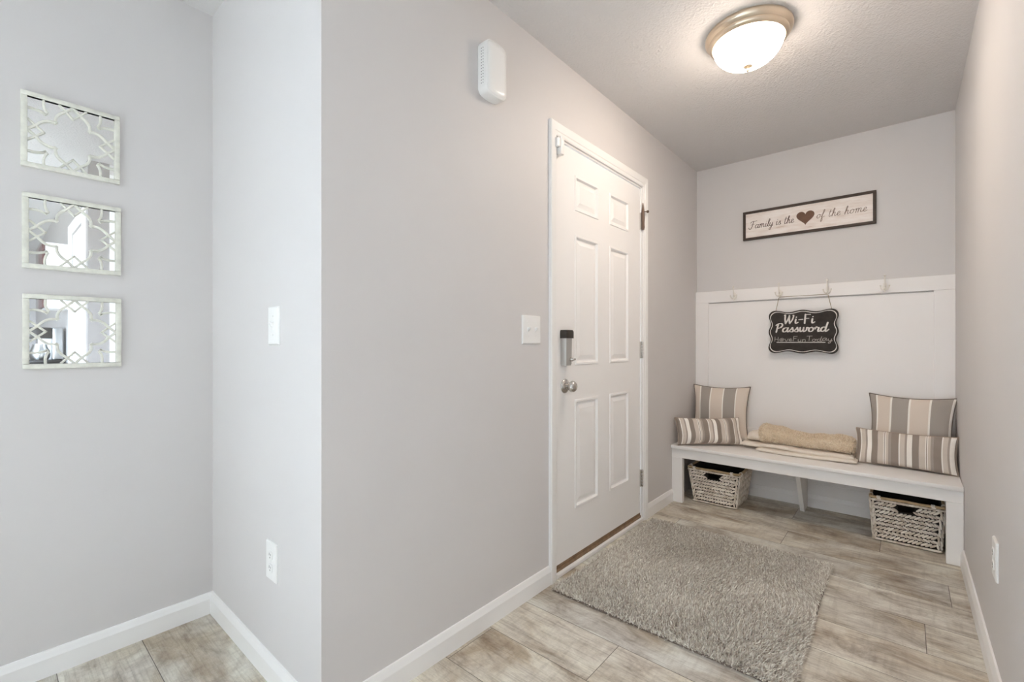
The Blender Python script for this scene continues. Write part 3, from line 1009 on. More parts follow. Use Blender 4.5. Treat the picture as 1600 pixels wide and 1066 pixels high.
def smooth_noise(x, y, seed, k0=6.0, oct_=4):
    rg = np.random.RandomState(seed); r = np.zeros_like(x)
    for o_ in range(oct_):
        for _ in range(3):
            a = rg.uniform(0, 2 * PI); kk = k0 * (1.7 ** o_) * rg.uniform(0.7, 1.3)
            r += np.sin(kk * (x * math.cos(a) + y * math.sin(a)) + rg.uniform(0, 6)) / (1.35 ** o_)
    return r / 4.0


# rug
RX0, RX1, RY0, RY1 = -1.182, -0.268, 1.648, 2.712
rug = thing('doormat_rug', 'shaggy grey-beige rug lying in front of the entry door', 'rug', ((RX0 + RX1) / 2, (RY0 + RY1) / 2, 0))
hx_, hy_ = (RX1 - RX0) / 2, (RY1 - RY0) / 2
obj('backing', MB().rbox(-hx_, hx_, -hy_, hy_, 0.0005, 0.007, 0.002, 1), M['rug_back'], rug)
rg = np.random.RandomState(4)
nt_ = 95000
px_, py_ = rg.uniform(-hx_, hx_, nt_), rg.uniform(-hy_, hy_, nt_)
th_ = smooth_noise(px_, py_, 21, 5.0, 3) * 2.2 + 0.9
mag = 0.62 + 0.62 * np.tanh(2.4 * smooth_noise(px_, py_, 33, 6.0, 3))
lean = np.stack([np.cos(th_) * mag, np.sin(th_) * mag, np.zeros(nt_)], 1)
tufts('pile', np.stack([px_, py_, np.full(nt_, 0.005)], 1), np.tile(np.array([[0, 0, 1.0]]), (nt_, 1)), 0.0195, 0.0025, lean, M['pile'], rug, 9, 0.6)

# ------------------------------------------------------------------ throws on the bench
tw = MB()
NXs = 60
def layer(x0, x1, yf, yb, zc, th, seed, amp=0.004):
    """one rounded folded layer; front edge at yf"""
    rg_ = np.random.RandomState(seed)
    ph = rg_.uniform(0, 6, 6)
    prof_n = 14
    rings_ = []
    for i in range(NXs + 1):
        t = i / NXs
        x = x0 + (x1 - x0) * t
        e = min(1.0, 0.25 + 6 * t * (1 - t)) if True else 1
        dy = amp * (math.sin(5 * t + ph[0]) + 0.6 * math.sin(11 * t + ph[1]) + 0.35 * math.sin(23 * t + ph[2]))
        dz = 0.35 * amp * (math.sin(6 * t + ph[3]) + math.sin(13 * t + ph[4]))
        h_ = th * 0.5 * (0.75 + 0.25 * e) * min(1, 0.35 + 20 * min(t, 1 - t))
        ring = []
        for q in range(prof_n):
            a = PI / 2 + PI * q / (prof_n - 1)
            ring.append((x, yf + dy + h_ + h_ * math.cos(a) * 1.3, zc + h_ * math.sin(a) + max(dz, -0.001)))
        for q in range(3):
            ring.append((x, yf + (yb - yf) * (q + 1) / 3, zc - h_ + max(dz, -0.001)))
        for q in range(3):
            ring.append((x, yb - (yb - yf) * q / 3, zc + h_ + max(dz, -0.001)))
        rings_.append(ring)
    n_ = len(rings_[0])
    vs_ = [p for r_ in rings_ for p in r_]
    fs_ = []
    for i in range(NXs):
        for q in range(n_):
            q2 = (q + 1) % n_
            fs_.append((i * n_ + q, i * n_ + q2, (i + 1) * n_ + q2, (i + 1) * n_ + q))
    fs_ += [tuple(range(n_)), tuple(range(NXs * n_, (NXs + 1) * n_))]
    tw.add(vs_, fs_)


ZS = BZ + 0.001
layer(-0.735, -0.207, 3.282, 3.52, ZS + 0.0115, 0.021, 2, 0.006)
layer(-0.838, -0.226, 3.318, 3.54, ZS + 0.0315, 0.022, 5, 0.008)
thr = obj('knit_throw', tw, M['knit'], None, True, 60)
tag(thr, 'cream knitted throw folded flat on the bench seat, under the tan fleece', 'blanket')

# tan boucle blanket folded into a soft log
def log_ring(t, grow=0.0):
    x = -0.735 + t * (0.735 - 0.228)
    rz = 0.056 - 0.015 * min(1, t * 2.2) + 0.003 * math.sin(9 * t) + 0.0015 * math.sin(31 * t) + grow
    ry = 0.085 + 0.004 * math.sin(7 * t + 1) + grow
    zc = ZS + 0.046 + rz
    yc = 3.425
    return x, yc, zc, ry, rz


fb = thing('fleece_blanket', 'tan boucle fleece blanket folded into a log on the cream throw', 'blanket', (0, 0, 0))
mb = MB(); NR, NS = 40, 28
vs = []
for i in range(NR + 1):
    t = i / NR
    x, yc, zc, ry, rz = log_ring(t)
    endk = min(1, math.sqrt(max(0.0, 1 - (1 - min(1, t / 0.07)) ** 2)) * 0.55 + 0.45) * min(1, math.sqrt(max(0.0, 1 - (1 - min(1, (1 - t) / 0.04)) ** 2)) * 0.3 + 0.7)
    for q in range(NS):
        a = 2 * PI * q / NS
        cy_, sz_ = math.cos(a), math.sin(a)
        e_ = 0.8
        vs.append((x, yc + ry * endk * math.copysign(abs(cy_) ** e_, cy_), zc + (rz * endk * math.copysign(abs(sz_) ** e_, sz_) if sz_ > 0 else rz * sz_ * (0.6 + 0.4 * endk))))
fs = []
for i in range(NR):
    for q in range(NS):
        q2 = (q + 1) % NS
        fs.append((i * NS + q, i * NS + q2, (i + 1) * NS + q2, (i + 1) * NS + q))
fs += [tuple(range(NS)), tuple(range(NR * NS, (NR + 1) * NS))]
mb.add(vs, fs)
lg = obj('blanket_body', mb, M['boucle_base'], fb, True, 70)
# tufts on the log
me = lg.data
rg = np.random.RandomState(6)
ar = np.array([p.area for p in me.polygons]); ce = np.array([p.center[:] for p in me.polygons]); no = np.array([p.normal[:] for p in me.polygons])
out_ok = np.ones(len(ar), bool)
pick = rg.choice(len(ar), 15000, p=ar / ar.sum())
pts = []
co = np.array([v.co[:] for v in me.vertices])
for pi_ in pick:
    vi = me.polygons[pi_].vertices
    if len(vi) > 4:
        c_ = ce[pi_]; q_ = co[vi[rg.randint(len(vi))]]; pts.append(c_ + (q_ - c_) * math.sqrt(rg.rand()))
    else:
        w_ = rg.dirichlet((1, 1, 1, 1)); pts.append((co[list(vi)] * w_[:, None]).sum(0))
pts = np.array(pts)
tufts('fleece_pile', pts, no[pick], 0.0095, 0.0019, np.zeros((len(pts), 3)), M['boucle'], fb, 3)
# smooth cream end peeking out on the left
mb = MB(); vs = []; NR2 = 14
for i in range(NR2 + 1):
    t = i / NR2
    x = -0.818 + 0.100 * t
    kx = math.sqrt(max(0.0, 1 - (1 - min(1.0, t / 0.7)) ** 2)) * 0.72 + 0.14
    for q in range(NS):
        a = 2 * PI * q / NS
        rz_ = 0.040 * kx * (1 + 0.06 * math.sin(14 * t + 3 * a))
        vs.append((x, 3.432 + 0.078 * kx * math.cos(a), ZS + 0.046 + rz_ * (1 + math.sin(a))))
fs = []
for i in range(NR2):
    for q in range(NS):
        q2 = (q + 1) % NS
        fs.append((i * NS + q, i * NS + q2, (i + 1) * NS + q2, (i + 1) * NS + q))
fs += [tuple(range(NS)), tuple(range(NR2 * NS, (NR2 + 1) * NS))]
mb.add(vs, fs)
o = obj('blanket_end', mb, M['knit'], fb, True, 70); o['label'] = 'smooth cream end of the blanket'


# ------------------------------------------------------------------ baskets
def basket(label, cx, y_front, tw_, bw, td, bd, hh_, seed):
    """open tapered basket, local origin at the middle of its bottom front edge"""
    t = thing('wicker_basket', label, 'basket', (cx, y_front, 0))
    rg_ = random.Random(seed)
    dz = 0.004
    # top rectangle corners / bottom rectangle corners (front edge leans outward)
    fo = 0.028
    bot = [(-bw / 2, 0), (bw / 2, 0), (bw / 2, bd), (-bw / 2, bd)]
    top = [(-tw_ / 2, -fo), (tw_ / 2, -fo), (tw_ / 2, td - fo), (-tw_ / 2, td - fo)]

    def wall_pt(k_, s, z, off_=0.0):
        a0, a1 = Vector(bot[k_]), Vector(bot[(k_ + 1) % 4])
        b0, b1 = Vector(top[k_]), Vector(top[(k_ + 1) % 4])
        u_ = z / hh_
        p0, p1 = a0.lerp(b0, u_), a1.lerp(b1, u_)
        p = p0.lerp(p1, s)
        e = (p1 - p0).normalized(); nn = Vector((e.y, -e.x))
        return Vector((p.x + nn.x * off_, p.y + nn.y * off_, dz + z)), Vector((e.x, e.y, 0)), Vector((nn.x, nn.y, 0)), (p1 - p0).length
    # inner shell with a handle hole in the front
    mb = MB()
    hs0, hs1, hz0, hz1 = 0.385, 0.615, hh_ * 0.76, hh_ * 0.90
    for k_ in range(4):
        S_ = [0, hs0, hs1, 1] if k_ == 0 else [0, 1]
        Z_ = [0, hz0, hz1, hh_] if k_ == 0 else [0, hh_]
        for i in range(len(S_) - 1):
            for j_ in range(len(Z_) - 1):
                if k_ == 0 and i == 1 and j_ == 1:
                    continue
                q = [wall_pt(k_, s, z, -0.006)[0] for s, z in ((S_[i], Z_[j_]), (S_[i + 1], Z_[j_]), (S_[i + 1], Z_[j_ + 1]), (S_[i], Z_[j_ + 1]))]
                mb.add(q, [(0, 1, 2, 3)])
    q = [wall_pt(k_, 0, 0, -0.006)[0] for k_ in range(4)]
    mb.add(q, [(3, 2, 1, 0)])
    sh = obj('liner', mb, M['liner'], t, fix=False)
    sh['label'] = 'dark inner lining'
    # woven strands: slanted beads, direction alternating by row
    mb = MB(); tint_ = []
    rows = 10
    pitch = (hh_ - 0.012) / rows
    for k_ in range(4):
        for r_ in range(rows + 1):
            z = 0.006 + r_ * pitch
            if r_ == rows: z = hh_ - 0.010
            L = wall_pt(k_, 0, z)[3]
            nb_ = max(4, int(L / 0.0172))
            for b_ in range(nb_ + 1):
                s = (b_ + (0.5 if r_ % 2 else 0.0) + rg_.uniform(-0.06, 0.06)) / nb_
                if s > 1.01: continue
                s = min(max(s, 0.022), 0.978)
                if k_ == 0 and hs0 - 0.03 < s < hs1 + 0.03 and hz0 - 0.004 < z < hz1 + 0.004: continue
                P_, e_, n_, _ = wall_pt(k_, s, z, 0.0035)
                edge_row = r_ in (0, rows)
                near = min(s, 1 - s) < 0.04
                sl = R(0 if edge_row else (78 if s < 0.5 else -78) if near else (34 if r_ % 2 else -34) + rg_.uniform(-5, 5))
                ax_ = (e_ * math.cos(sl) + Vector((0, 0, 1)) * math.sin(sl)).normalized()
                bx_ = n_.cross(ax_).normalized()
                la, lb, lc = 0.0165, 0.0064 * rg_.uniform(0.9, 1.1), 0.0060
                vs_ = []; m_ = 6; n2 = 8
                for i in range(m_ + 1):
                    th_ = PI * i / m_
                    for j_ in range(n2):
                        ph_ = 2 * PI * j_ / n2
                        vs_.append(P_ + ax_ * (la * math.cos(th_)) + bx_ * (lb * math.sin(th_) ** 0.95 * math.cos(ph_)) + n_ * (lc * math.sin(th_) ** 0.95 * math.sin(ph_) - 0.003 * math.cos(th_)))
                fs_ = [(i * n2 + j_, (i + 1) * n2 + j_, (i + 1) * n2 + (j_ + 1) % n2, i * n2 + (j_ + 1) % n2) for i in range(m_) for j_ in range(n2)]
                mb.add(vs_, fs_)
                tint_ += [rg_.random()] * len(vs_)
    o = obj('woven_body', mb, M['seagrass'], t, True, 80, merge=False)
    a = o.data.attributes.new('tint', 'FLOAT', 'POINT'); a.data.foreach_set('value', tint_)
    # rattan rim rod and wrapped ties
    mb = MB(); crn = [wall_pt(k_, 0, hh_)[0] + Vector((0, 0, 0.004)) for k_ in range(4)]
    wraps = []
    for k_ in range(4):
        a_, b_ = crn[k_], crn[(k_ + 1) % 4]
        mb.tube([a_ + (b_ - a_) * (i / 6) + Vector((0, 0, 0.0015 * math.sin(i * 2.1 + seed))) for i in range(7)], 0.0072, 10)
        for s in (0.12, 0.86):
            c_ = a_.lerp(b_, s); e_ = (b_ - a_).normalized()
            mb2 = MB()
            nn = Vector((e_.y, -e_.x, 0))
            hel = []
            for q in range(41):
                a_w = 2 * PI * q / 10
                hel.append(c_ + e_ * ((q / 40 - 0.5) * 0.0165) + nn * 0.0088 * math.cos(a_w) + Vector((0, 0, 0.0095 * math.sin(a_w) - 0.001)))
            mb2.tube(hel, 0.0023, 6)
            wraps.append(mb2)
    rm = obj('rim', mb, M['rattan'], t, True); rm['label'] = 'tan rattan rim'
    for mw in wraps:
        ti = obj('rim_wrap', mw, M['seagrass'], rm, True)
        a = ti.data.attributes.new('tint', 'FLOAT', 'POINT'); a.data.foreach_set('value', [0.9] * len(ti.data.vertices))
    return t


basket('wicker basket under the left end of the bench', -0.977, 3.238, 0.325, 0.262, 0.335, 0.280, 0.232, 1)['group'] = 'baskets under the bench'
basket('wicker basket under the right end of the bench', 0.006, 3.262, 0.300, 0.268, 0.330, 0.280, 0.238, 2)['group'] = 'baskets under the bench'


# ------------------------------------------------------------------ coat hooks
hk = thing('coat_hook', 'white triple coat hook on the top rail, leftmost of four', 'coat hook', (-0.948, RF, 1.447), (0, 0, 0))
mb = MB(); pr_ = []
for q in range(20):
    a = 2 * PI * q / 20
    pr_.append((0.011 * math.cos(a), 0.027 * math.sin(a)))
mb.extrude(pr_, 0.0, -0.004, lambda p, q, t: (p, t, q))
obj('back_plate', mb, M['hook'], hk, True)
up = [(0, -0.003, 0.004), (0, -0.018, -0.004), (0, -0.031, 0.006), (0, -0.037, 0.030), (0, -0.040, 0.060)]
pts2 = []
for i in range(len(up) - 1):
    for q in range(5):
        t = q / 5
        pts2.append(tuple(Vector(up[i]).lerp(Vector(up[i + 1]), t)))
pts2.append(up[-1])
mb = MB().tube(pts2, 0.0036, 8).ball((0, -0.0405, 0.064), 0.0068, 12)
obj('upper_prong', mb, M['hook'], hk, True)
for sg in (-1, 1):
    mb = MB().tube([(0, -0.003, -0.012), (sg * 0.006, -0.014, -0.020), (sg * 0.014, -0.026, -0.020), (sg * 0.019, -0.032, -0.010), (sg * 0.021, -0.034, 0.000)], 0.0032, 8)
    mb.ball((sg * 0.0212, -0.0342, 0.003), 0.005, 10)
    obj('side_prong', mb, M['hook'], hk, True)
mb = MB().tube([(0, -0.003, -0.018), (0, -0.014, -0.028), (0, -0.022, -0.032)], 0.003, 8).ball((0, -0.024, -0.033), 0.0045, 10)
obj('lower_prong', mb, M['hook'], hk, True)
hk['group'] = 'coat hooks on the top rail'
for x_, lb in ((-0.657, 'white triple coat hook holding the left end of the sign cord'), (-0.381, 'white triple coat hook holding the right end of the sign cord'),
               (-0.0905, 'white triple coat hook on the top rail, rightmost of four')):
    dup(hk, (x_, RF, 1.447), None, lb)

# ------------------------------------------------------------------ lettering (own stroke alphabet)
G = {   # advance, strokes (x,y); baseline 0, x-height 1, caps about 2
    'F': (1.75, [[(0.25, 1.55), (0.45, 1.85), (0.9, 1.95), (1.5, 1.9), (1.9, 2.05)], [(1.05, 1.92), (0.95, 1.2), (0.85, 0.5), (0.55, -0.1), (0.1, 0.0), (-0.05, 0.35)], [(0.45, 1.0), (0.95, 1.05), (1.4, 1.1)]]),
    'a': (1.15, [[(0.85, 0.85), (0.5, 1.0), (0.12, 0.7), (0.1, 0.2), (0.38, 0.0), (0.7, 0.3), (0.88, 0.95)], [(0.88, 0.95), (0.8, 0.3), (0.95, 0.0), (1.2, 0.25)]]),
    'm': (1.65, [[(0.05, 0.8), (0.22, 0.98), (0.25, 0.5), (0.2, 0.0)], [(0.22, 0.4), (0.45, 0.95), (0.68, 0.9), (0.66, 0.0)], [(0.67, 0.4), (0.9, 0.95), (1.15, 0.9), (1.15, 0.25), (1.35, 0.0), (1.62, 0.25)]]),
    'i': (0.6, [[(0.2, 0.95), (0.17, 0.3), (0.3, 0.0), (0.6, 0.25)], [(0.24, 1.42), (0.27, 1.47)]]),
    'l': (0.6, [[(0.05, 0.3), (0.35, 1.1), (0.48, 1.8), (0.34, 2.0), (0.2, 1.5), (0.18, 0.4), (0.32, 0.0), (0.6, 0.25)]]),
    'y': (1.0, [[(0.1, 0.95), (0.12, 0.3), (0.35, 0.05), (0.65, 0.35), (0.8, 0.95)], [(0.8, 0.95), (0.7, 0.0), (0.55, -0.75), (0.25, -0.95), (0.15, -0.65), (0.5, -0.2), (1.0, 0.2)]]),
    's': (0.8, [[(-0.05, 0.2), (0.3, 0.7), (0.42, 1.05), (0.5, 0.7), (0.62, 0.3), (0.45, 0.0), (0.12, 0.08)], [(0.5, 0.05), (0.8, 0.25)]]),
    't': (0.75, [[(0.35, 1.75), (0.25, 0.9), (0.22, 0.3), (0.38, 0.0), (0.72, 0.25)], [(0.0, 1.2), (0.35, 1.25), (0.72, 1.32)]]),
    'h': (1.1, [[(0.05, 0.3), (0.35, 1.2), (0.42, 1.85), (0.3, 1.95), (0.2, 1.4), (0.14, 0.0)], [(0.17, 0.4), (0.42, 0.9), (0.65, 0.9), (0.66, 0.25), (0.82, 0.0), (1.08, 0.25)]]),
    'e': (0.85, [[(0.0, 0.3), (0.4, 0.48), (0.58, 0.8), (0.38, 1.0), (0.14, 0.7), (0.15, 0.2), (0.42, 0.0), (0.82, 0.28)]]),
    'o': (1.05, [[(0.5, 0.98), (0.18, 0.8), (0.1, 0.3), (0.38, 0.0), (0.72, 0.25), (0.75, 0.75), (0.5, 0.98)], [(0.52, 0.95), (0.7, 0.8), (1.05, 0.88)]]),
    'f': (0.75, [[(0.0, 0.25), (0.4, 1.2), (0.5, 1.85), (0.36, 2.0), (0.24, 1.5), (0.2, 0.4), (0.12, -0.8), (0.28, -0.9), (0.38, -0.4), (0.25, 0.0), (0.72, 0.3)]]),
    'W': (1.7, [[(0.0, 1.95), (0.12, 2.0), (0.15, 1.0), (0.3, 0.02)], [(0.3, 0.02), (0.6, 0.9), (0.8, 1.85)], [(0.8, 1.85), (0.85, 0.8), (0.98, 0.02)], [(0.98, 0.02), (1.35, 0.9), (1.5, 1.85), (1.35, 1.9)]]),
    '-': (0.85, [[(0.08, 0.85), (0.72, 0.9)]]),
    'P': (1.2, [[(0.35, 1.9), (0.28, 1.0), (0.2, 0.0)], [(0.0, 1.6), (0.35, 1.95), (0.85, 2.0), (1.08, 1.6), (0.85, 1.1), (0.35, 0.85)]]),
    'w': (1.4, [[(0.1, 0.95), (0.12, 0.3), (0.3, 0.02), (0.55, 0.35), (0.65, 0.95)], [(0.65, 0.95), (0.65, 0.3), (0.82, 0.02), (1.12, 0.4), (1.15, 0.98), (1.4, 0.85)]]),
    'r': (0.85, [[(0.0, 0.6), (0.2, 1.1), (0.28, 0.9), (0.55, 0.88), (0.5, 0.25), (0.62, 0.0), (0.88, 0.25)]]),
    'd': (1.15, [[(0.78, 0.85), (0.45, 1.0), (0.12, 0.7), (0.1, 0.2), (0.36, 0.0), (0.68, 0.3)], [(0.95, 2.0), (0.82, 1.0), (0.76, 0.3), (0.9, 0.0), (1.25, 0.45)]]),
    # plain chalk print capitals
    '1H': (1.15, [[(0.1, 2.0), (0.15, 0.0)], [(0.85, 1.9), (0.9, 0.05)], [(0.12, 1.0), (0.9, 0.95)]]),
    '@': (1.25, [[(0.72, 0.75), (0.5, 0.85), (0.38, 0.5), (0.55, 0.3), (0.75, 0.5), (0.78, 0.8), (0.82, 0.4), (1.02, 0.45), (1.05, 0.9), (0.7, 1.2), (0.25, 1.0), (0.1, 0.5), (0.35, 0.02), (0.85, 0.05)]]),
    'v': (0.95, [[(0.08, 1.0), (0.4, 0.0), (0.8, 1.05)]]),
    '1F': (1.15, [[(0.2, 2.0), (0.2, 0.0)], [(0.15, 2.0), (1.0, 2.0)], [(0.2, 1.1), (0.8, 1.1)]]),
    'u': (0.95, [[(0.1, 0.95), (0.12, 0.25), (0.38, 0.0), (0.68, 0.3), (0.7, 0.95)], [(0.7, 0.95), (0.75, 0.0)]]),
    'n': (0.95, [[(0.1, 0.95), (0.12, 0.0)], [(0.12, 0.55), (0.4, 0.95), (0.68, 0.8), (0.72, 0.0)]]),
    '1T': (1.2, [[(0.05, 1.95), (1.2, 2.0)], [(0.62, 2.0), (0.6, 0.0)]]),
    ' ': (0.75, []),
}


def measure(seq):
    return sum(G[c][0] for c in seq)


def write(mb, seq, x0, z0, x1, xh, w0, y, vari=0.45, slant=0.15, wob=0.0, seed=0):
    """write glyph keys between x0..x1 on baseline z0; xh = x-height; flat paint strokes facing -y at depth y"""
    rg_ = random.Random(seed)
    tot = measure(seq); sx_ = (x1 - x0) / tot; cx_ = x0
    for c in seq:
        adv, strokes = G[c]
        jz = rg_.uniform(-wob, wob)
        for st in strokes:
            P_ = [Vector((cx_ + (px + slant * pz) * sx_, z0 + jz + pz * xh)) for px, pz in catmull(st, 8)]
            n = len(P_)
            W_ = []
            for i in range(n):
                t = (P_[min(i + 1, n - 1)] - P_[max(i - 1, 0)])
                t = t.normalized() if t.length > 1e-9 else Vector((1, 0))
                W_.append((t, w0 * ((1 - vari) + vari * (1 if t.y < 0.1 and abs(t.y) > 0.5 else abs(t.y) * 0.75))))
            vs_ = []
            for i in range(n):
                t, hw__ = W_[i]; nn = Vector((-t.y, t.x))
                a_, b_ = P_[i] + nn * hw__, P_[i] - nn * hw__
                vs_ += [(a_.x, y, a_.y), (b_.x, y, b_.y)]
            mb.add(vs_, [(2 * i, 2 * i + 1, 2 * i + 3, 2 * i + 2) for i in range(n - 1)])
            for i in (0, n - 1):
                hw__ = W_[i][1]
                mb.add([(P_[i].x + hw__ * math.cos(2 * PI * q / 10), y, P_[i].y + hw__ * math.sin(2 * PI * q / 10)) for q in range(10)], [tuple(range(10))])
        cx_ += adv * sx_


# ------------------------------------------------------------------ "Family is the (heart) of the home" sign
sx0, sx1, sz0, sz1 = -0.8945, -0.1325, 1.8475, 2.0545
fs_t = thing('framed_sign', 'long framed whitewashed sign about family and home above the panelling', 'sign', ((sx0 + sx1) / 2, YB, (sz0 + sz1) / 2))
hw, hh = (sx1 - sx0) / 2, (sz1 - sz0) / 2
fw = 0.0165
mb = MB()
mb.rbox(-hw, hw, -0.020, 0, hh - fw, hh, 0.0015, 1).rbox(-hw, hw, -0.020, 0, -hh, -hh + fw, 0.0015, 1)
mb.rbox(-hw, -hw + fw, -0.020, 0, -hh + fw, hh - fw, 0.0015, 1).rbox(hw - fw, hw, -0.020, 0, -hh + fw, hh - fw, 0.0015, 1)
obj('frame', mb, M['sign_frame'], fs_t)
obj('board', MB().box(-hw + fw - 0.002, hw - fw + 0.002, -0.010, -0.002, -hh + fw - 0.002, hh - fw + 0.002), M['board'], fs_t)
mb = MB()
write(mb, list('Family is the'), -0.345, -0.022, -0.062, 0.026, 0.0021, -0.0106, 0.45, 0.22)
o = obj('lettering', mb, M['ink'], fs_t, fix=False); o['label'] = 'dark brown script reading Family is the'
mb = MB()
write(mb, list('of the home'), 0.066, -0.018, 0.335, 0.026, 0.0018, -0.0106, 0.45, 0.22)
o = obj('lettering', mb, M['ink_light'], fs_t, fix=False); o['label'] = 'faded brown script reading of the home'
mb = MB(); pr_ = []
for q in range(48):
    a = 2 * PI * q / 48
    pr_.append((0.00325 * 16 * math.sin(a) ** 3, 0.00325 * (13 * math.cos(a) - 5 * math.cos(2 * a) - 2 * math.cos(3 * a) - math.cos(4 * a)) + 0.004))
mb.extrude(pr_, -0.0100, -0.0112, lambda p, q, t: (p + 0.005, t, q))
o = obj('heart', mb, M['heart'], fs_t); o['label'] = 'solid brown heart'

# ------------------------------------------------------------------ Wi-Fi chalkboard sign
wy = 3.588
ws = thing('chalkboard_sign', 'small black wavy-edged chalkboard sign about the Wi-Fi password hanging from hooks', 'sign', (-0.520, wy, 1.1775), (R(-3.0), 0, 0))


def wavy(inset):
    hw_, hh_ = 0.196 - inset, 0.143 - inset
    pts_ = []
    NB = 26
    rc = 0.034
    def wx(s):   # s in -1..1 along an edge, wave in the outward direction
        return 0.0065 * math.cos(s * 2 * PI) - 0.0025
    e = [(-1, 0)]
    for (ax0, ay0, ax1, ay1, nx_, ny_) in ((-hw_ + rc, hh_, hw_ - rc, hh_, 0, 1), (hw_, hh_ - rc, hw_, -hh_ + rc, 1, 0),
                                           (hw_ - rc, -hh_, -hw_ + rc, -hh_, 0, -1), (-hw_, -hh_ + rc, -hw_, hh_ - rc, -1, 0)):
        for q in range(NB + 1):
            t = q / NB; s = 2 * t - 1
            d = wx(s)
            pts_.append((ax0 + (ax1 - ax0) * t + nx_ * d, ay0 + (ay1 - ay0) * t + ny_ * d))
        # rounded corner towards the next edge
        cxx, cyy = {(0, 1): (hw_ - rc, hh_ - rc), (1, 0): (hw_ - rc, -hh_ + rc), (0, -1): (-hw_ + rc, -hh_ + rc), (-1, 0): (-hw_ + rc, hh_ - rc)}[(nx_, ny_)]
        a0 = {(0, 1): 90, (1, 0): 0, (0, -1): -90, (-1, 0): 180}[(nx_, ny_)]
        rcc = rc + 0.004
        for q in range(1, 8):
            a = R(a0 - 90 * q / 8)
            pts_.append((cxx + rcc * math.cos(a), cyy + rcc * math.sin(a)))
    return pts_


obj('board', MB().extrude(wavy(0.0), 0.0, 0.006, lambda p, q, t: (p, t, q)), M['chalkboard'], ws)
A_, B_ = wavy(0.0085), wavy(0.0125)
n = len(A_)
mb = MB().add([(p, -0.0007, q) for p, q in A_] + [(p, -0.0007, q) for p, q in B_], [(i, (i + 1) % n, n + (i + 1) % n, n + i) for i in range(n)])
o = obj('border_line', mb, M['chalk'], ws, fix=False); o['label'] = 'painted white border line'
mb = MB()
write(mb, list('Wi-Fi')[:3] + ['1F', 'i'], -0.108, 0.056, 0.070, 0.0290, 0.0050, -0.0009, 0.55, 0.06)
write(mb, list('Password'), -0.160, -0.001, 0.142, 0.0290, 0.0050, -0.0010, 0.55, 0.10)
o = obj('lettering', mb, M['chalk'], ws, fix=False); o['label'] = 'white brush lettering reading Wi-Fi Password'
mb = MB()
write(mb, ['1H', '@', 'v', 'e', '1F', 'u', 'n', '1T', 'o', 'd', 'a', 'y'], -0.165, -0.064, 0.168, 0.0155, 0.0014, -0.0009, 0.1, 0.05, 0.004, 3)
o = obj('handwriting', mb, M['chalk_grey'], ws, fix=False); o['label'] = 'thin chalk handwriting'
o = obj('rule_line', MB().add([(-0.150, -0.0009, -0.0745), (0.130, -0.0009, -0.0745), (0.130, -0.0009, -0.0705), (-0.150, -0.0009, -0.0705)], [(0, 1, 2, 3)]), M['chalk'], ws, fix=False)
# cord: up from each corner, over the hooks' lower prongs and across
Mx = ws.matrix_basis.copy(); Mx = Matrix.Translation(ws.location) @ ws.rotation_euler.to_matrix().to_4x4()
Mi = Mx.inverted()
cw = [Mx @ Vector((-0.158, 0.003, 0.140)), Vector((-0.660, RF - 0.018, 1.4165)), Vector((-0.652, RF - 0.018, 1.4195)), Vector((-0.386, RF - 0.018, 1.4195)), Vector((-0.378, RF - 0.018, 1.4165)), Mx @ Vector((0.163, 0.003, 0.140))]
obj('cord', MB().tube([Mi @ p for p in cw], 0.0019, 8), M['cord'], ws, True)

# ------------------------------------------------------------------ things seen only in the mirrors
d2 = bpy.data.objects.new('door_2', None); COL.objects.link(d2)
d2.location = (0.78, RW0, 0)
tag(d2, 'white inner door on the kitchen wall, reflected in the middle mirror', 'door', kind='structure')
mb = MB().box(-0.375, 0.375, 0.01, 0.05, 0.01, 2.03)
for (a, b) in ((-0.30, -0.04), (0.04, 0.30)):
    for (c, e) in ((0.25, 0.82), (0.99, 1.64), (1.75, 1.93)):
        mb.rbox(a + 0.02, b - 0.02, 0.004, 0.012, c + 0.02, e - 0.02, 0.004, 1)
obj('door_slab', mb, M['door'], d2)
mb = MB().box(-0.45, -0.38, -0.016, 0.0, 0, 2.11).box(0.38, 0.45, -0.016, 0.0, 0, 2.11).box(-0.38, 0.38, -0.016, 0.0, 2.04, 2.11)
obj('door_casing', mb, M['trim'], d2)

struct('daylight_band', MB().rbox(XR - 0.012, XR, 0.62, 0.665, 0, 2.36, 0.003, 1), M['trim'], label='white strip standing in for a bright band of daylight reflected in the mirrors', cat='trim')  # daylit band of the right wall, built as a raised white strip

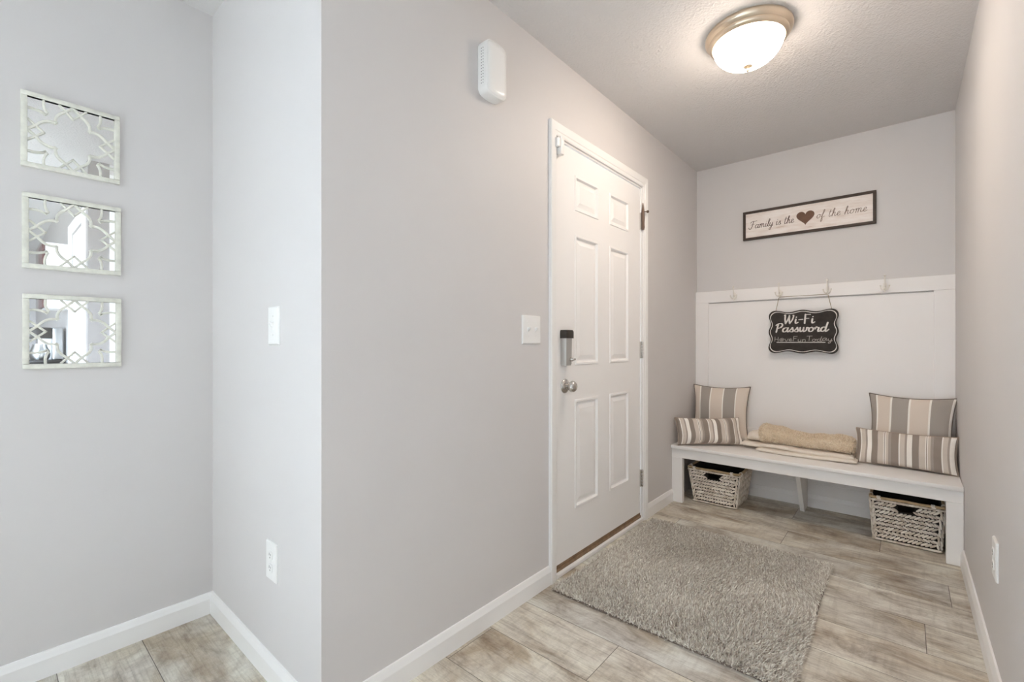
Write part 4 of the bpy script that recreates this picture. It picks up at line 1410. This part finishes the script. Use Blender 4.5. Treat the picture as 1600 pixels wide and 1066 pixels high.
uc = thing('wall_cabinet', 'narrow dark wall cabinet reflected in the middle mirror', 'cabinet', (1.45, RW0 - 0.001, 1.40))
obj('carcass', MB().box(-0.2, 0.2, -0.15, 0, 0, 0.56), M['trim'], uc)
dr = obj('cabinet_door', MB().rbox(-0.195, 0.195, -0.170, -0.151, 0.005, 0.555, 0.004, 1), M['red_wood'], uc)
obj('knob', MB().ball((-0.15, -0.178, 0.08), 0.010, 10), M['nickel'], dr, True)
bc = thing('base_cabinet', 'cherry base cabinet reflected in the lowest mirror', 'cabinet', (2.05, RW0 - 0.001, 0))
obj('carcass', MB().box(-0.6, 0.6, -0.58, 0, 0.0, 0.88), M['red_wood'], bc)
for a in (-0.6, 0.0):
    dr = obj('cabinet_door', MB().rbox(a + 0.01, a + 0.59, -0.601, -0.581, 0.10, 0.86, 0.004, 1), M['red_wood'], bc)
    obj('knob', MB().ball((a + (0.54 if a < 0 else 0.06), -0.610, 0.78), 0.012, 10), M['nickel'], dr, True)
ct = obj('countertop', MB().rbox(1.43, 2.67, RW0 - 0.62, RW0, 0.8805, 0.92, 0.006, 2), M['counter'], None, True)
tag(ct, 'dark kitchen countertop reflected in the lowest mirror', 'countertop')
cm = thing('coffee_maker', 'black and steel coffee maker reflected in the lowest mirror', 'coffee maker', (1.62, 0.380, 0.9205))
obj('base', MB().rbox(-0.09, 0.09, -0.12, 0.10, 0, 0.03, 0.008, 2), M['black_plastic'], cm, True)
obj('tower', MB().rbox(-0.09, 0.09, 0.03, 0.10, 0.03, 0.32, 0.01, 2), M['steel'], cm, True)
obj('head', MB().rbox(-0.09, 0.09, -0.12, 0.03, 0.22, 0.32, 0.012, 2), M['black_plastic'], cm, True)
cf = obj('carafe', MB().lathe([(0.0, 0.031), (0.055, 0.031), (0.068, 0.06), (0.066, 0.11), (0.048, 0.15), (0.05, 0.17), (0.0, 0.175)], 24, 'z', (0, -0.045, 0)), M['steel'], cm, True)
obj('handle', MB().tube([(0.0, -0.108, 0.15), (0.0, -0.140, 0.14), (0.0, -0.142, 0.08), (0.0, -0.112, 0.07)], 0.008, 8), M['black_plastic'], cf, True)
pt = thing('paper_towel_roll', 'white paper towel roll reflected in the lowest mirror', 'paper towel', (1.98, 0.405, 0.9205))
obj('holder', MB().lathe([(0.0, 0), (0.075, 0), (0.075, 0.012), (0.010, 0.014), (0.010, 0.31), (0.0, 0.32)], 24), M['steel'], pt, True)
obj('roll', MB().lathe([(0.012, 0.016), (0.06, 0.016), (0.06, 0.29), (0.012, 0.29)], 28), M['paper'], pt, True)
